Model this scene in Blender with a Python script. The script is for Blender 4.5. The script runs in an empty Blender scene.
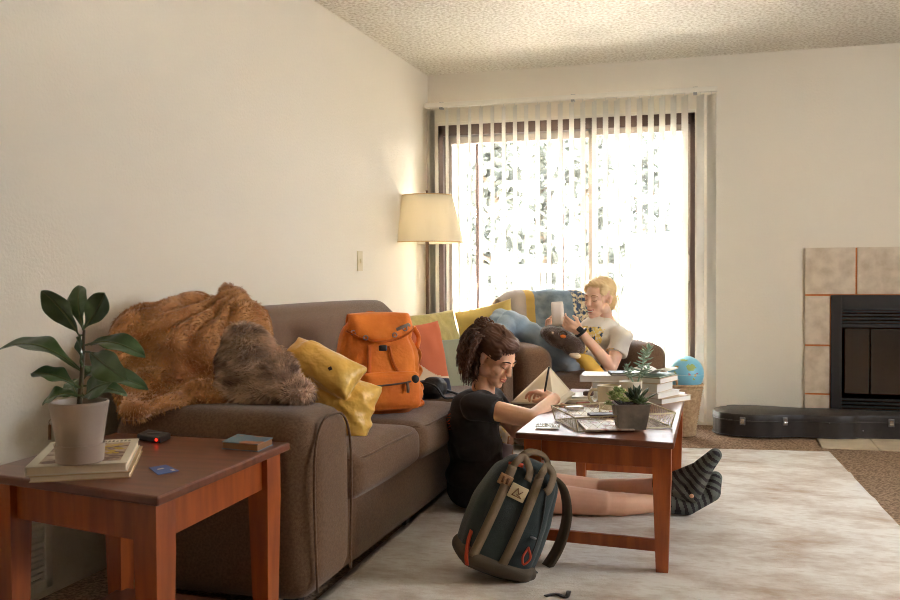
import bpy, bmesh, math, random
from mathutils import Vector, Matrix, noise, Euler
random.seed(7)
SC = bpy.context.scene
COL = SC.collection
V = Vector
PI = math.pi

# ------------------------------------------------------------------ camera
CAM = V((0, 0, 1.006)); FL = 940.0; YAW = .2866; PIT = .0261; ROLL = -.0061
_fw = V((-math.sin(YAW)*math.cos(PIT), math.cos(YAW)*math.cos(PIT), -math.sin(PIT)))
_r0 = V((math.cos(YAW), math.sin(YAW), 0)); _u0 = _r0.cross(_fw)
_r = _r0*math.cos(ROLL)+_u0*math.sin(ROLL); _u = -_r0*math.sin(ROLL)+_u0*math.cos(ROLL)
cd = bpy.data.cameras.new('camera'); cam = bpy.data.objects.new('camera', cd); COL.objects.link(cam)
cd.sensor_width = 36; cd.lens = FL/900*36; cd.clip_start = .05; cd.clip_end = 200
cd.dof.use_dof = True; cd.dof.focus_distance = 3.95; cd.dof.aperture_fstop = 8.0
cam.matrix_world = Matrix(((_r.x, _u.x, -_fw.x, CAM.x), (_r.y, _u.y, -_fw.y, CAM.y), (_r.z, _u.z, -_fw.z, CAM.z), (0, 0, 0, 1)))
SC.camera = cam
def ray(x, y): return _r*(x-450)+_u*(300-y)+_fw*FL
def aY(x, y, v): d = ray(x, y); return CAM+d*(v/d.y)
def aX(x, y, v): d = ray(x, y); return CAM+d*(v/d.x)
def aZ(x, y, v): d = ray(x, y); return CAM+d*((v-CAM.z)/d.z)

# ------------------------------------------------------------------ materials
def lin(c):
    o = []
    for x in c[:3]:
        x /= 255.
        o.append(x/12.92 if x <= .04045 else ((x+.055)/1.055)**2.4)
    return (*o, 1)
MATS = {}
def mat(name, col, rough=.6, var=None, bump=None, metal=0, sheen=0, spec=.5, trans=0, alpha=None, emit=None, coat=0, stretch=None, sss=0):
    """var = (scale, colour2, low, high, detail); bump = (scale, strength, distance)"""
    if name in MATS: return MATS[name]
    m = bpy.data.materials.new(name); m.use_nodes = True; nt = m.node_tree; N = nt.nodes; L = nt.links
    b = N['Principled BSDF']
    b.inputs['Base Color'].default_value = lin(col); b.inputs['Roughness'].default_value = rough
    b.inputs['Metallic'].default_value = metal; b.inputs['Specular IOR Level'].default_value = spec
    if sheen: b.inputs['Sheen Weight'].default_value = sheen; b.inputs['Sheen Roughness'].default_value = .4
    if trans: b.inputs['Transmission Weight'].default_value = trans
    if coat: b.inputs['Coat Weight'].default_value = coat; b.inputs['Coat Roughness'].default_value = .15
    if sss: b.inputs['Subsurface Weight'].default_value = sss; b.inputs['Subsurface Radius'].default_value = (.01, .004, .002); b.inputs['Subsurface Scale'].default_value = 1
    if alpha is not None: b.inputs['Alpha'].default_value = alpha
    if emit: b.inputs['Emission Color'].default_value = lin(emit[0]); b.inputs['Emission Strength'].default_value = emit[1]
    tc = N.new('ShaderNodeTexCoord'); src = tc.outputs['Object']
    if stretch:
        mp = N.new('ShaderNodeMapping'); mp.inputs['Scale'].default_value = stretch; L.new(src, mp.inputs['Vector']); src = mp.outputs['Vector']
    if var:
        t = N.new('ShaderNodeTexNoise'); t.inputs['Scale'].default_value = var[0]; t.inputs['Detail'].default_value = var[4] if len(var) > 4 else 4
        L.new(src, t.inputs['Vector'])
        r = N.new('ShaderNodeValToRGB'); r.color_ramp.elements[0].position = var[2]; r.color_ramp.elements[1].position = var[3]
        r.color_ramp.elements[0].color = lin(col); r.color_ramp.elements[1].color = lin(var[1])
        L.new(t.outputs['Fac'], r.inputs['Fac']); L.new(r.outputs['Color'], b.inputs['Base Color'])
    if bump:
        t2 = N.new('ShaderNodeTexNoise'); t2.inputs['Scale'].default_value = bump[0]; t2.inputs['Detail'].default_value = 3
        L.new(src, t2.inputs['Vector'])
        bp = N.new('ShaderNodeBump'); bp.inputs['Strength'].default_value = bump[1]; bp.inputs['Distance'].default_value = bump[2] if len(bump) > 2 else .01
        L.new(t2.outputs['Fac'], bp.inputs['Height']); L.new(bp.outputs['Normal'], b.inputs['Normal'])
    MATS[name] = m
    return m

# ------------------------------------------------------------------ linking
def tag(o, label=None, cat=None, group=None, kind=None):
    if label: o['label'] = label
    if cat: o['category'] = cat
    if group: o['group'] = group
    if kind: o['kind'] = kind
    return o
def thing(name, label, cat, loc=(0, 0, 0), rz=0, group=None, rot=None):
    o = bpy.data.objects.new(name, None); COL.objects.link(o); o.empty_display_size = .05
    o.location = loc; o.rotation_euler = rot if rot else (0, 0, rz)
    return tag(o, label, cat, group)
def mw(o):
    m = Matrix.LocRotScale(o.location, o.rotation_euler, None)
    return mw(o.parent) @ m if o.parent else m
def put(name, bm, m, parent=None, world=False, smooth=True, sub=0, bev=0, solid=0, label=None, auto=False):
    """one mesh object from a bmesh; world=True when the shape is in world coordinates"""
    if isinstance(bm, bpy.types.Mesh): me = bm; me.name = name
    else:
        bmesh.ops.recalc_face_normals(bm, faces=bm.faces) if not getattr(put, 'keep', False) else None
        me = bpy.data.meshes.new(name); bm.to_mesh(me); bm.free()
    o = bpy.data.objects.new(name, me); COL.objects.link(o)
    ms = m if isinstance(m, (list, tuple)) else [m]
    if len(me.materials) == 0:
        for x in ms: me.materials.append(x)
    if parent:
        if world: me.transform(mw(parent).inverted())
        o.parent = parent
    elif world:
        c = sum((v.co for v in me.vertices), V())/max(1, len(me.vertices))
        c.z = min(v.co.z for v in me.vertices)
        me.transform(Matrix.Translation(-c)); o.location = c
    if smooth:
        me.polygons.foreach_set('use_smooth', [True]*len(me.polygons))
        if auto: me.set_sharp_from_angle(angle=math.radians(40))
    if bev:
        md = o.modifiers.new('bevel', 'BEVEL'); md.width = bev; md.segments = 2; md.limit_method = 'ANGLE'; md.angle_limit = math.radians(40)
        md.harden_normals = False
    if solid: md = o.modifiers.new('solid', 'SOLIDIFY'); md.thickness = solid; md.offset = 0
    if sub: md = o.modifiers.new('sub', 'SUBSURF'); md.levels = sub; md.render_levels = sub
    if label: o['label'] = label
    return o
def struct(name, bm, m, **k):
    o = put(name, bm, m, world=True, **k); o['kind'] = 'structure'; return o
def NB(): return bmesh.new()

# ------------------------------------------------------------------ shapes
def box(bm, lo, hi, M=None):
    r = bmesh.ops.create_cube(bm, size=1)['verts']
    s = V(hi)-V(lo); c = (V(hi)+V(lo))/2
    for v in r:
        v.co = V((v.co.x*s.x, v.co.y*s.y, v.co.z*s.z))+c
        if M: v.co = M @ v.co
    return r
def hexa(bm, pts):
    """8 corner points: bottom ring then top ring"""
    vs = [bm.verts.new(p) for p in pts]
    for f in ((3, 2, 1, 0), (4, 5, 6, 7), (0, 1, 5, 4), (1, 2, 6, 5), (2, 3, 7, 6), (3, 0, 4, 7)): bm.faces.new([vs[i] for i in f])
    return vs
def taper(bm, c0, h0, c1, h1):
    """square bar from centre c0 (half sizes h0) to c1 (half sizes h1), vertical"""
    q = ((-1, -1), (1, -1), (1, 1), (-1, 1))
    return hexa(bm, [(c0[0]+a*h0[0], c0[1]+b*h0[1], c0[2]) for a, b in q]+[(c1[0]+a*h1[0], c1[1]+b*h1[1], c1[2]) for a, b in q])
def rbox(bm, c, size, r, n=8, puff=(0, 0, 0), M=None, fn=None):
    pre = set(bm.verts)
    vs = bmesh.ops.create_cube(bm, size=2)['verts']
    es = list({e for v in vs for e in v.link_edges})
    bmesh.ops.subdivide_edges(bm, edges=es, cuts=n, use_grid_fill=True)
    vs = [v for v in bm.verts if v not in pre]
    h = V(size)/2; c = V(c)
    for v in vs:
        u = v.co.copy()
        w = V([max(-1., min(1., math.sin(t*PI/2)*.35+t*.65)) for t in u])
        p = V([w[i]*h[i] for i in range(3)])
        q = V([max(-(h[i]-r), min(h[i]-r, p[i])) for i in range(3)])
        d = p-q
        if d.length > 1e-9: p = q+d.normalized()*min(r, d.length if max(abs(t) for t in u) < .999 else r)
        for i in range(3):
            j, k = (i+1) % 3, (i+2) % 3
            p[i] += (1 if u[i] > 0 else -1)*abs(u[i])*puff[i]*(1-u[j]**2)*(1-u[k]**2)
        if fn: p = fn(p, u)
        p = p+c
        v.co = M @ p if M else p
    return vs
def lathe(bm, prof, n=32, c=(0, 0, 0), M=None, cap=True):
    rings = []
    for r, z in prof:
        ring = []
        for i in range(n):
            a = 2*PI*i/n; p = V((c[0]+r*math.cos(a), c[1]+r*math.sin(a), c[2]+z))
            ring.append(bm.verts.new(M @ p if M else p))
        rings.append(ring)
    for a, b in zip(rings, rings[1:]):
        for i in range(n): bm.faces.new((a[i], a[(i+1) % n], b[(i+1) % n], b[i]))
    if cap:
        bm.faces.new(list(reversed(rings[0]))); bm.faces.new(rings[-1])
def cyl(bm, a, b, r0, r1=None, n=16): tube(bm, [a, b], [r0, r0 if r1 is None else r1], n)
def spline(pts, k=6):
    pts = [V(p) for p in pts]
    if len(pts) < 3 or k < 2: return pts
    o = []; P = [pts[0]*2-pts[1]]+pts+[pts[-1]*2-pts[-2]]
    for i in range(1, len(P)-2):
        for j in range(k):
            t = j/k; a, b, c, d = P[i-1], P[i], P[i+1], P[i+2]
            o.append(.5*((2*b)+(c-a)*t+(2*a-5*b+4*c-d)*t*t+(3*b-a-3*c+d)*t**3))
    o.append(pts[-1]); return o
def lerpl(r, t):
    if not isinstance(r, (list, tuple)): return r
    x = t*(len(r)-1); i = min(int(x), len(r)-2); return r[i]*(1-(x-i))+r[i+1]*(x-i)
def sweep(bm, pts, prof, up=None, sc=1, closed=False):
    """profile (list of 2-D points) along pts"""
    n = len(pts); rings = []; prev = None
    for i, p in enumerate(pts):
        if closed: t = (pts[(i+1) % n]-pts[i-1])
        else: t = pts[min(i+1, n-1)]-pts[max(i-1, 0)]
        t = t.normalized() if t.length > 1e-9 else V((0, 0, 1))
        if up is not None:
            s = t.cross(V(up[i]) if isinstance(up, list) else V(up))
            if s.length < 1e-4: s = t.cross(V((.3, .5, .8)))
        elif prev is None:
            s = t.cross(V((0, 0, 1)) if abs(t.z) < .9 else V((1, 0, 0)))
        else: s = prev-t*prev.dot(t)
        s.normalize(); prev = s; q = s.cross(t).normalized()
        k = lerpl(sc, i/max(1, n-1))
        rings.append([bm.verts.new(p+s*a*k+q*b*k) for a, b in prof])
    m = len(prof)
    prs = list(zip(rings, rings[1:]))+([(rings[-1], rings[0])] if closed else [])
    for a, b in prs:
        for j in range(m): bm.faces.new((a[j], a[(j+1) % m], b[(j+1) % m], b[j]))
    if not closed: bm.faces.new(rings[0]); bm.faces.new(list(reversed(rings[-1])))
    return rings
def tube(bm, pts, r=.01, n=8, k=1, closed=False):
    P = spline(pts, k) if k > 1 else [V(p) for p in pts]
    sweep(bm, P, [(math.cos(2*PI*i/n), math.sin(2*PI*i/n)) for i in range(n)], sc=r, closed=closed)
def ribbon(bm, pts, w, t, up, k=6):
    P = spline(pts, k)
    sweep(bm, P, [(-w/2, -t/2), (w/2, -t/2), (w/2, t/2), (-w/2, t/2)], up=up)
def ell(bm, c, r, M=None, seg=24, rot=None):
    vs = bmesh.ops.create_uvsphere(bm, u_segments=seg, v_segments=max(8, seg//2), radius=1)['verts']
    if not hasattr(r, '__len__'): r = (r, r, r)
    for v in vs:
        p = V((v.co.x*r[0], v.co.y*r[1], v.co.z*r[2]))
        if rot: p = rot @ p
        p = p+V(c)
        v.co = M @ p if M else p
    return vs
def cap(bm, a, b, ra, rb=None, flat=False):
    """tapered limb segment with rounded ends"""
    a, b = V(a), V(b); rb = ra if rb is None else rb
    d = (b-a); L = d.length
    d = d/L if L > 1e-6 else V((0, 0, 1))
    s = d.cross(V((0, 0, 1)) if abs(d.z) < .9 else V((1, 0, 0))).normalized(); q = d.cross(s)
    rings = []; n = 18
    pr = []
    if flat: pr = [(0, ra), (L, rb)]
    else:
        for i in range(1, 6): an = PI/2*(1-i/6); pr.append((-ra*math.sin(an), ra*math.cos(an)))
        pr += [(0, ra), (L, rb)]
        for i in range(1, 6): an = PI/2*i/6; pr.append((L+rb*math.sin(an), rb*math.cos(an)))
    for h, r in pr: rings.append([bm.verts.new(a+d*h+(s*math.cos(2*PI*i/n)+q*math.sin(2*PI*i/n))*r) for i in range(n)])
    for x, y in zip(rings, rings[1:]):
        for i in range(n): bm.faces.new((x[i], x[(i+1) % n], y[(i+1) % n], y[i]))
    bm.faces.new(list(reversed(rings[0]))); bm.faces.new(rings[-1])
def fuse(bm, voxel, smooth=3, fn=None, dec=None):
    """melt overlapping closed shapes into one continuous skin; returns a mesh"""
    bmesh.ops.recalc_face_normals(bm, faces=bm.faces)
    me = bpy.data.meshes.new('tmp'); bm.to_mesh(me); bm.free()
    o = bpy.data.objects.new('tmp', me); COL.objects.link(o)
    md = o.modifiers.new('r', 'REMESH'); md.mode = 'VOXEL'; md.voxel_size = voxel; md.adaptivity = 0
    if smooth: sm = o.modifiers.new('s', 'SMOOTH'); sm.factor = .5; sm.iterations = smooth
    if dec: dm = o.modifiers.new('d', 'DECIMATE'); dm.ratio = dec
    dg = bpy.context.evaluated_depsgraph_get(); dg.update()
    out = bpy.data.meshes.new_from_object(o.evaluated_get(dg))
    bpy.data.objects.remove(o); bpy.data.meshes.remove(me)
    out.materials.clear()
    if fn:
        cs = [v.co.copy() for v in out.vertices]; ns = [v.normal.copy() for v in out.vertices]; fl = []
        for c_, n_ in zip(cs, ns): fl += fn(c_, n_)[:]
        out.vertices.foreach_set('co', fl); out.update()
    return out
def fnoise(p, s, seed=0): return noise.noise(V(p)*s+V((seed*7.3, seed*3.1, seed*5.7)))
def pillow_bm(w, h, t, n=26, wr=.006, seed=0, pin=.07, fn=None, pw=.42):
    """square cushion in local XZ plane, thickness along Y"""
    bm = NB(); g = {}
    for s in (1, -1):
        for i in range(n+1):
            for j in range(n+1):
                u, v = -1+2*i/n, -1+2*j/n
                u, v = math.sin(u*PI/2)*.5+u*.5, math.sin(v*PI/2)*.5+v*.5
                e = (i in (0, n)) or (j in (0, n))
                if e and s == -1: g[s, i, j] = g[1, i, j]; continue
                x = w/2*u*(1-pin*(1-v*v)); z = h/2*v*(1-pin*(1-u*u))
                y = 0 if e else s*t/2*(max(0, (1-u*u)*(1-v*v)))**pw
                k = fnoise((x, y, z), 7, seed)*wr*2.5+fnoise((x, z*.5, y), 18, seed+3)*wr
                y += k*(0 if e else 1)*s
                p = V((x, y, z))
                if fn: p = fn(p, u, v, s)
                g[s, i, j] = bm.verts.new(p)
        for i in range(n):
            for j in range(n):
                f = (g[s, i, j], g[s, i+1, j], g[s, i+1, j+1], g[s, i, j+1])
                try: bm.faces.new(f if s == -1 else f[::-1])
                except ValueError: pass
    return bm
def frame(x, y, z, o):
    """matrix from axes"""
    x, y, z, o = V(x), V(y), V(z), V(o)
    return Matrix(((x.x, y.x, z.x, o.x), (x.y, y.y, z.y, o.y), (x.z, y.z, z.z, o.z), (0, 0, 0, 1)))
def look(o, fwd, up=(0, 0, 1)):
    """frame whose +Y is fwd and whose +Z is near up"""
    f = V(fwd).normalized(); r = f.cross(V(up)).normalized(); u = r.cross(f)
    return frame(r, f, u, o)
def fur(bm_or_me, n, ln, wd, seed=1, droop=.3, bm=None, scale=1, keep=None):
    """tufts of short fibre on a mesh: thin triangles"""
    me = bm_or_me; rnd = random.Random(seed); bm = NB() if bm is None else bm
    me.calc_loop_triangles()
    tris = me.loop_triangles; ar = [t.area for t in tris]
    for t in rnd.choices(tris, ar, k=n):
        a, b, c = (me.vertices[i].co for i in t.vertices)
        x, y = rnd.random(), rnd.random()
        if x+y > 1: x, y = 1-x, 1-y
        p = a+(b-a)*x+(c-a)*y; nn = V(t.normal)
        flow = V((fnoise(p, 6, 2), fnoise(p, 6, 5), fnoise(p, 6, 9)-droop))
        d = (nn*.8+flow*1.1+V((rnd.uniform(-.3, .3),)*3)).normalized()
        if d.dot(nn) < .1: d = (d+nn*.5).normalized()
        s = d.cross(V((rnd.uniform(-1, 1), rnd.uniform(-1, 1), rnd.uniform(-1, 1)))).normalized()*wd*rnd.uniform(.6, 1.2)
        l = ln*rnd.uniform(.5, 1.2); p = p-nn*.002
        mid = p+d*l*.55+nn*l*.1
        v = [bm.verts.new(q) for q in (p-s, p+s, mid+s*.7, mid-s*.7, p+d*l+V((0, 0, -l*.2)))]
        bm.faces.new((v[0], v[1], v[2], v[3])); bm.faces.new((v[3], v[2], v[4]))
    return bm
# ================================================================== THE ROOM
XL, YB, HC = -2.0635, 6.464, 2.44
XR, YF = 2.75, -1.9
wallm = mat('wall_paint', (229, 220, 203), .55, bump=(80, .35, .006), spec=.35)
ceilm = mat('popcorn_ceiling', (242, 236, 222), .9, var=(55, (204, 192, 170), .42, .66, 4), bump=(60, 1, .03))
carpet = mat('carpet', (182, 152, 124), 1, var=(95, (126, 102, 80), .38, .62, 3), bump=(120, 1, .02), spec=.1)
white = mat('white_paint', (226, 220, 206), .45)
b = NB(); box(b, (XL-.15, YF-.15, -.12), (XR+.15, YB+.15, 0)); struct('floor', b, carpet, smooth=False)
b = NB(); box(b, (XL-.15, YF-.15, HC), (XR+.15, YB+.15, HC+.12)); struct('ceiling', b, ceilm, smooth=False)
b = NB(); box(b, (XL-.15, YF-.15, 0), (XL, YB+.15, HC)); struct('wall_left', b, wallm, smooth=False)
DX0, DX1, DH = -1.985, -.205, 2.077
b = NB(); box(b, (XL, YB, DH), (XR, YB+.15, HC)); box(b, (XL, YB, 0), (DX0, YB+.15, DH)); box(b, (DX1, YB, 0), (XR, YB+.15, DH)); struct('wall_back', b, wallm, smooth=False)
# unseen side and rear walls; the right one's opening is added for fill light
def holed(name, axis, v0, v1, a0, a1, h0, h1, z0, z1):
    b = NB()
    def bx(p, q, zz0, zz1):
        if axis == 'x': box(b, (v0, p, zz0), (v1, q, zz1))
        else: box(b, (p, v0, zz0), (q, v1, zz1))
    bx(a0, h0, 0, HC); bx(h1, a1, 0, HC); bx(h0, h1, 0, z0); bx(h0, h1, z1, HC)
    struct(name, b, wallm, smooth=False)
WR = (3.0, 4.3, 1.2, 2.0); WF = (.2, 1.6, 1.0, 2.1)
holed('wall_right', 'x', XR, XR+.15, YF, YB, WR[0], WR[1], WR[2], WR[3])
b = NB(); box(b, (XL, YF-.15, 0), (XR, YF, HC)); struct('wall_front', b, wallm, smooth=False)
b = NB(); box(b, (XL, 3.0, 0), (XL+.012, YB, .075)); box(b, (XL, YF, 0), (XL+.012, 2.08, .075)); struct('baseboard_left', b, white, bev=.003, smooth=False)
b = NB(); box(b, (DX1+.01, YB-.012, 0), (.47, YB, .075)); struct('baseboard_back', b, white, bev=.003, smooth=False)
glass = bpy.data.materials.new('clear_glass'); glass.use_nodes = True
_n = glass.node_tree.nodes; _l = glass.node_tree.links; _n.clear()
_o = _n.new('ShaderNodeOutputMaterial'); _t = _n.new('ShaderNodeBsdfTransparent'); _g = _n.new('ShaderNodeBsdfGlossy'); _m = _n.new('ShaderNodeMixShader'); _f = _n.new('ShaderNodeFresnel')
_g.inputs['Roughness'].default_value = .02; _f.inputs['IOR'].default_value = 1.35; _t.inputs['Color'].default_value = (.97, .97, .96, 1)
_l.new(_f.outputs[0], _m.inputs[0]); _l.new(_t.outputs[0], _m.inputs[1]); _l.new(_g.outputs[0], _m.inputs[2]); _l.new(_m.outputs[0], _o.inputs[0])
# sliding glass door
bronze = mat('bronze_aluminium', (92, 72, 62), .4, metal=.3)
bronze2 = mat('grey_bronze_aluminium', (150, 138, 126), .4, metal=.3)
door = thing('door_1', None, None, ((DX0+DX1)/2, YB+.06, 0)); door['kind'] = 'structure'
b = NB(); y0, y1 = YB-.005, YB+.12
box(b, (DX0, y0, 0), (DX0+.035, y1, DH)); box(b, (DX1-.03, y0, 0), (DX1, y1, DH)); box(b, (DX0, y0, DH-.075), (DX1, y1, DH)); box(b, (DX0, y0, 0), (DX1, y1, .03))
put('door_frame', b, bronze, door, True, bev=.004, smooth=False)
def leaf_panel(nm, x0, x1, ya, yb, w, top, m):
    b = NB(); box(b, (x0, ya, .03), (x0+w, yb, top)); box(b, (x1-w, ya, .03), (x1, yb, top)); box(b, (x0, ya, top-.05), (x1, yb, top)); box(b, (x0, ya, .03), (x1, yb, .1))
    put(nm, b, m, door, True, bev=.003, smooth=False)
    b = NB(); box(b, (x0+w, (ya+yb)/2-.003, .1), (x1-w, (ya+yb)/2+.003, top-.05)); put('glass_pane', b, glass, door, True, smooth=False)
leaf_panel('fixed_panel', DX0+.035, -.862, YB+.07, YB+.1, .045, 2.0, bronze2)
leaf_panel('sliding_panel', -.915, DX1-.03, YB+.02, YB+.05, .045, 2.01, bronze2)
b = NB(); box(b, (-1.74, YB+.11, .03), (-1.715, YB+.125, 2.0)); box(b, (-1.122, YB+.11, .03), (-1.1, YB+.125, 2.0)); box(b, (-1.74, YB+.11, 1.97), (-1.1, YB+.125, 2.0)); box(b, (-1.74, YB+.11, .03), (-1.1, YB+.125, .06))
put('screen_frame', b, bronze, door, True, smooth=False)
b = NB(); rbox(b, (-.258, YB, 1.045), (.028, .035, .2), .01, n=4); box(b, (-.275, YB-.005, .96), (-.24, YB+.022, 1.13)); put('door_handle', b, white, door, True, label='white door handle')
b = NB(); box(b, (DX0-.006, YB-.012, DH), (DX1+.006, YB+.0, DH+.02)); struct('trim_1', b, white, bev=.003, smooth=False)

# vertical blinds
vane = bpy.data.materials.new('blind_vinyl'); vane.use_nodes = True
_n = vane.node_tree.nodes; _l = vane.node_tree.links; _n.clear()
_o = _n.new('ShaderNodeOutputMaterial'); _d = _n.new('ShaderNodeBsdfDiffuse'); _t = _n.new('ShaderNodeBsdfTranslucent'); _m = _n.new('ShaderNodeMixShader')
_d.inputs[0].default_value = lin((216, 212, 203)); _t.inputs[0].default_value = lin((216, 212, 203)); _m.inputs[0].default_value = .02
_l.new(_d.outputs[0], _m.inputs[1]); _l.new(_t.outputs[0], _m.inputs[2]); _l.new(_m.outputs[0], _o.inputs[0])
YV = YB-.1
bl = thing('vertical_blinds', 'white vertical blinds, open vanes hanging from a track across the sliding glass door', 'blinds', (-1.05, YV, 0))
b = NB(); box(b, (-2.05, YV-.022, 2.187), (-.062, YV+.022, 2.22)); put('track', b, white, bl, True, bev=.004, smooth=False)
for x in (-1.93, -1.0, -.2):
    b = NB(); box(b, (x-.015, YV+.0, 2.22), (x+.015, YB, 2.226)); box(b, (x-.012, YV-.02, 2.174), (x+.012, YV+.02, 2.187))
    put('bracket', b, mat('steel', (150, 150, 150), .3, metal=1), bl, True, smooth=False)
pxs = [446.8+11.33*i for i in range(0, 22)]
xs = [(aY(p, 110, YV).x, -.51) for p in pxs]+[(-.168, -.62), (-.098, -.72)]+[(-2.03, -.5), (-2.01, -.52), (-1.992, -.5)]
for x, phi in xs:
    phi += random.uniform(-.03, .03)
    b = NB(); d = V((math.sin(phi), math.cos(phi), 0)); s = V((d.y, -d.x, 0)); n = 6
    A = [[b.verts.new(V((x, YV, z))+d*((i/n-.5)*.089)+s*(.006*(1-(2*i/n-1)**2)+o)) for i in range(n+1)] for o in (0, .001) for z in (.035, 2.172)]
    for i in range(n):
        b.faces.new((A[0][i], A[0][i+1], A[1][i+1], A[1][i])); b.faces.new((A[2][i], A[3][i], A[3][i+1], A[2][i+1]))
    cyl(b, (x, YV, 2.17), (x, YV, 2.19), .003, n=6)
    put('vane', b, vane, bl, True)

# heating grille low on the left wall
vn = thing('air_vent', 'white louvred air grille low on the left wall behind the end table', 'vent', (XL, 2.25, .2))
b = NB(); y0, y1, z0, z1 = 2.1, 2.475, .03, .36
for a, c, d, e in ((y0, y1, z0, z0+.035), (y0, y1, z1-.035, z1), (y0, y0+.035, z0, z1), (y1-.035, y1, z0, z1)): box(b, (XL, a, d), (XL+.02, c, e))
put('grille_frame', b, white, vn, True, bev=.004, smooth=False)
b = NB()
for i in range(13):
    z = z0+.048+i*.0195; hexa(b, [(XL+.002, y0+.035, z), (XL+.016, y0+.035, z-.006), (XL+.016, y1-.035, z-.006), (XL+.002, y1-.035, z), (XL+.002, y0+.035, z+.012), (XL+.016, y0+.035, z+.007), (XL+.016, y1-.035, z+.007), (XL+.002, y1-.035, z+.012)])
put('louvres', b, white, vn, True, smooth=False)
b = NB(); box(b, (XL, y0+.03, z0+.03), (XL+.001, y1-.03, z1-.03)); put('duct', b, mat('dark_duct', (96, 86, 74), .9), vn, True, smooth=False)
sw = thing('light_switch', 'small cream light switch plate on the left wall beside the floor lamp', 'switch', (XL, 5.13, 1.09))
b = NB(); box(b, (XL, 5.092, 1.035), (XL+.006, 5.17, 1.151)); put('plate', b, mat('cream_plastic', (206, 190, 150), .4), sw, True, bev=.002, smooth=False)
b = NB(); box(b, (XL+.004, 5.122, 1.08), (XL+.014, 5.14, 1.106)); put('toggle', b, MATS['cream_plastic'], sw, True, bev=.002, smooth=False)

# ================================================================== OUTSIDE
stucco = mat('stucco', (206, 190, 168), .95, var=(30, (170, 150, 128), .35, .7), bump=(40, .8, .02))
conc = mat('patio_concrete', (214, 211, 206), .9, var=(12, (200, 196, 190), .4, .6))
b = NB(); box(b, (-5.5, YB+.15, -.15), (3.5, 8.9, -.03)); struct('floor_patio', b, conc, smooth=False)
b = NB(); box(b, (-60, 8.9, -3.2), (60, 90, -3.0)); struct('ground', b, mat('pale_ground', (200, 198, 194), .95), smooth=False)
col = NB(); x0, x1 = aY(447, 200, 8.4).x, aY(463, 200, 8.4).x
box(col, (x0, 8.3, -.03), (x1, 8.5, 2.32)); box(col, (x0-.02, 8.2, 2.2), (x1+.12, 8.52, 2.32)); struct('trim_2', col, stucco, smooth=False)
b = NB(); box(b, (-5.5, YB+.15, 2.25), (3.5, 7.0, 2.4)); struct('added_overhang', b, stucco, smooth=False)  # unseen slab added above the door to keep direct sun from reaching far indoors
rl = thing('balcony_railing', 'pale railing with upright pickets at the far edge of the patio', 'railing', (-1.5, 8.6, 0))
pr = mat('pale_rail_paint', (60, 56, 52), .6)
b = NB(); box(b, (x1, 8.37, 1.03), (3.5, 8.45, 1.1)); put('top_rail', b, pr, rl, True, smooth=False)
b = NB(); box(b, (x1, 8.39, .08), (3.5, 8.43, .13)); put('bottom_rail', b, pr, rl, True, smooth=False)
x = x1+.06
while x < 3.0:
    b = NB(); box(b, (x, 8.4, .1), (x+.03, 8.42, 1.04)); put('picket', b, pr, rl, True, smooth=False); x += .135
fn = thing('neighbour_building', 'low pale building with grey roof beyond the patio railing', 'building', (-6, 24, -3))
b = NB(); box(b, (-16, 22, -3), (1.5, 28, .9)); put('wall', b, mat('pale_siding', (205, 196, 186), .9), fn, True, smooth=False)
b = NB()
vs = [b.verts.new(p) for p in ((-16.6, 21.3, .85), (2.1, 21.3, .85), (2.1, 25, 2.05), (-16.6, 25, 2.05), (2.1, 28.6, .85), (-16.6, 28.6, .85))]
b.faces.new((vs[0], vs[1], vs[2], vs[3])); b.faces.new((vs[3], vs[2], vs[4], vs[5])); b.faces.new((vs[0], vs[3], vs[5])); b.faces.new((vs[1], vs[4], vs[2])); b.faces.new((vs[0], vs[5], vs[4], vs[1]))
put('roof', b, mat('grey_shingle', (30, 31, 36), .9, bump=(20, .4)), fn, True, smooth=False)
for i in range(7):
    xx = -14+i*2.1; b = NB(); box(b, (xx, 21.97, -.6), (xx+.9, 22.02, .45)); put('window', b, mat('far_glass', (90, 92, 96), .2), fn, True, smooth=False)
leafm = mat('far_foliage', (76, 78, 70), .8, var=(3, (62, 64, 56), .4, .6)); bark = mat('bark', (92, 76, 60), .9, bump=(20, .6))
def tree(px, Y, zt, zb, rad, n, label, seed):
    p = aY(px, 200, Y); rnd = random.Random(seed)
    t = thing('tree', label, 'tree', (p.x, Y, -3))
    b = NB(); tube(b, [(p.x, Y, -3), (p.x+.1, Y, zb), (p.x, Y, zt*.8)], [.2, .13, .04], 8, k=4)
    for i in range(12):
        z = zb+(zt-zb)*rnd.random()*.8; a = rnd.uniform(0, 2*PI); l = rad*.7
        tube(b, [(p.x, Y, z), (p.x+math.cos(a)*l, Y+math.sin(a)*l, z+l*.5)], [.05, .015], 5)
    put('trunk', b, bark, t, True)
    b = NB(); cl = []
    for i in range(38):
        z = rnd.uniform(zb, zt); f = 1-.75*((z-zb)/(zt-zb)); a = rnd.uniform(0, 2*PI); r = rad*f*math.sqrt(rnd.random())
        cl.append((V((p.x+math.cos(a)*r, Y+math.sin(a)*r, z)), rad*rnd.uniform(.14, .3)))
    for i in range(n):
        c, r = rnd.choice(cl); q = c+V([rnd.gauss(0, r*.6) for _ in range(3)])
        s = V([rnd.gauss(0, 1) for _ in range(3)]).normalized()*.07; u = s.cross(V([rnd.gauss(0, 1) for _ in range(3)])).normalized()*.12
        b.faces.new([b.verts.new(w) for w in (q-s, q-u, q+s, q+u)])
    put('foliage', b, leafm, t, True, smooth=False)
tree(492, 17, 4.1, .6, 0.85, 2600, 'tall narrow tree beyond the patio, seen through the left part of the door', 3)
tree(540, 19, 3.6, .4, .5, 700, 'slim tree beyond the patio, seen just left of the door handle stile', 5)
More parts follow.
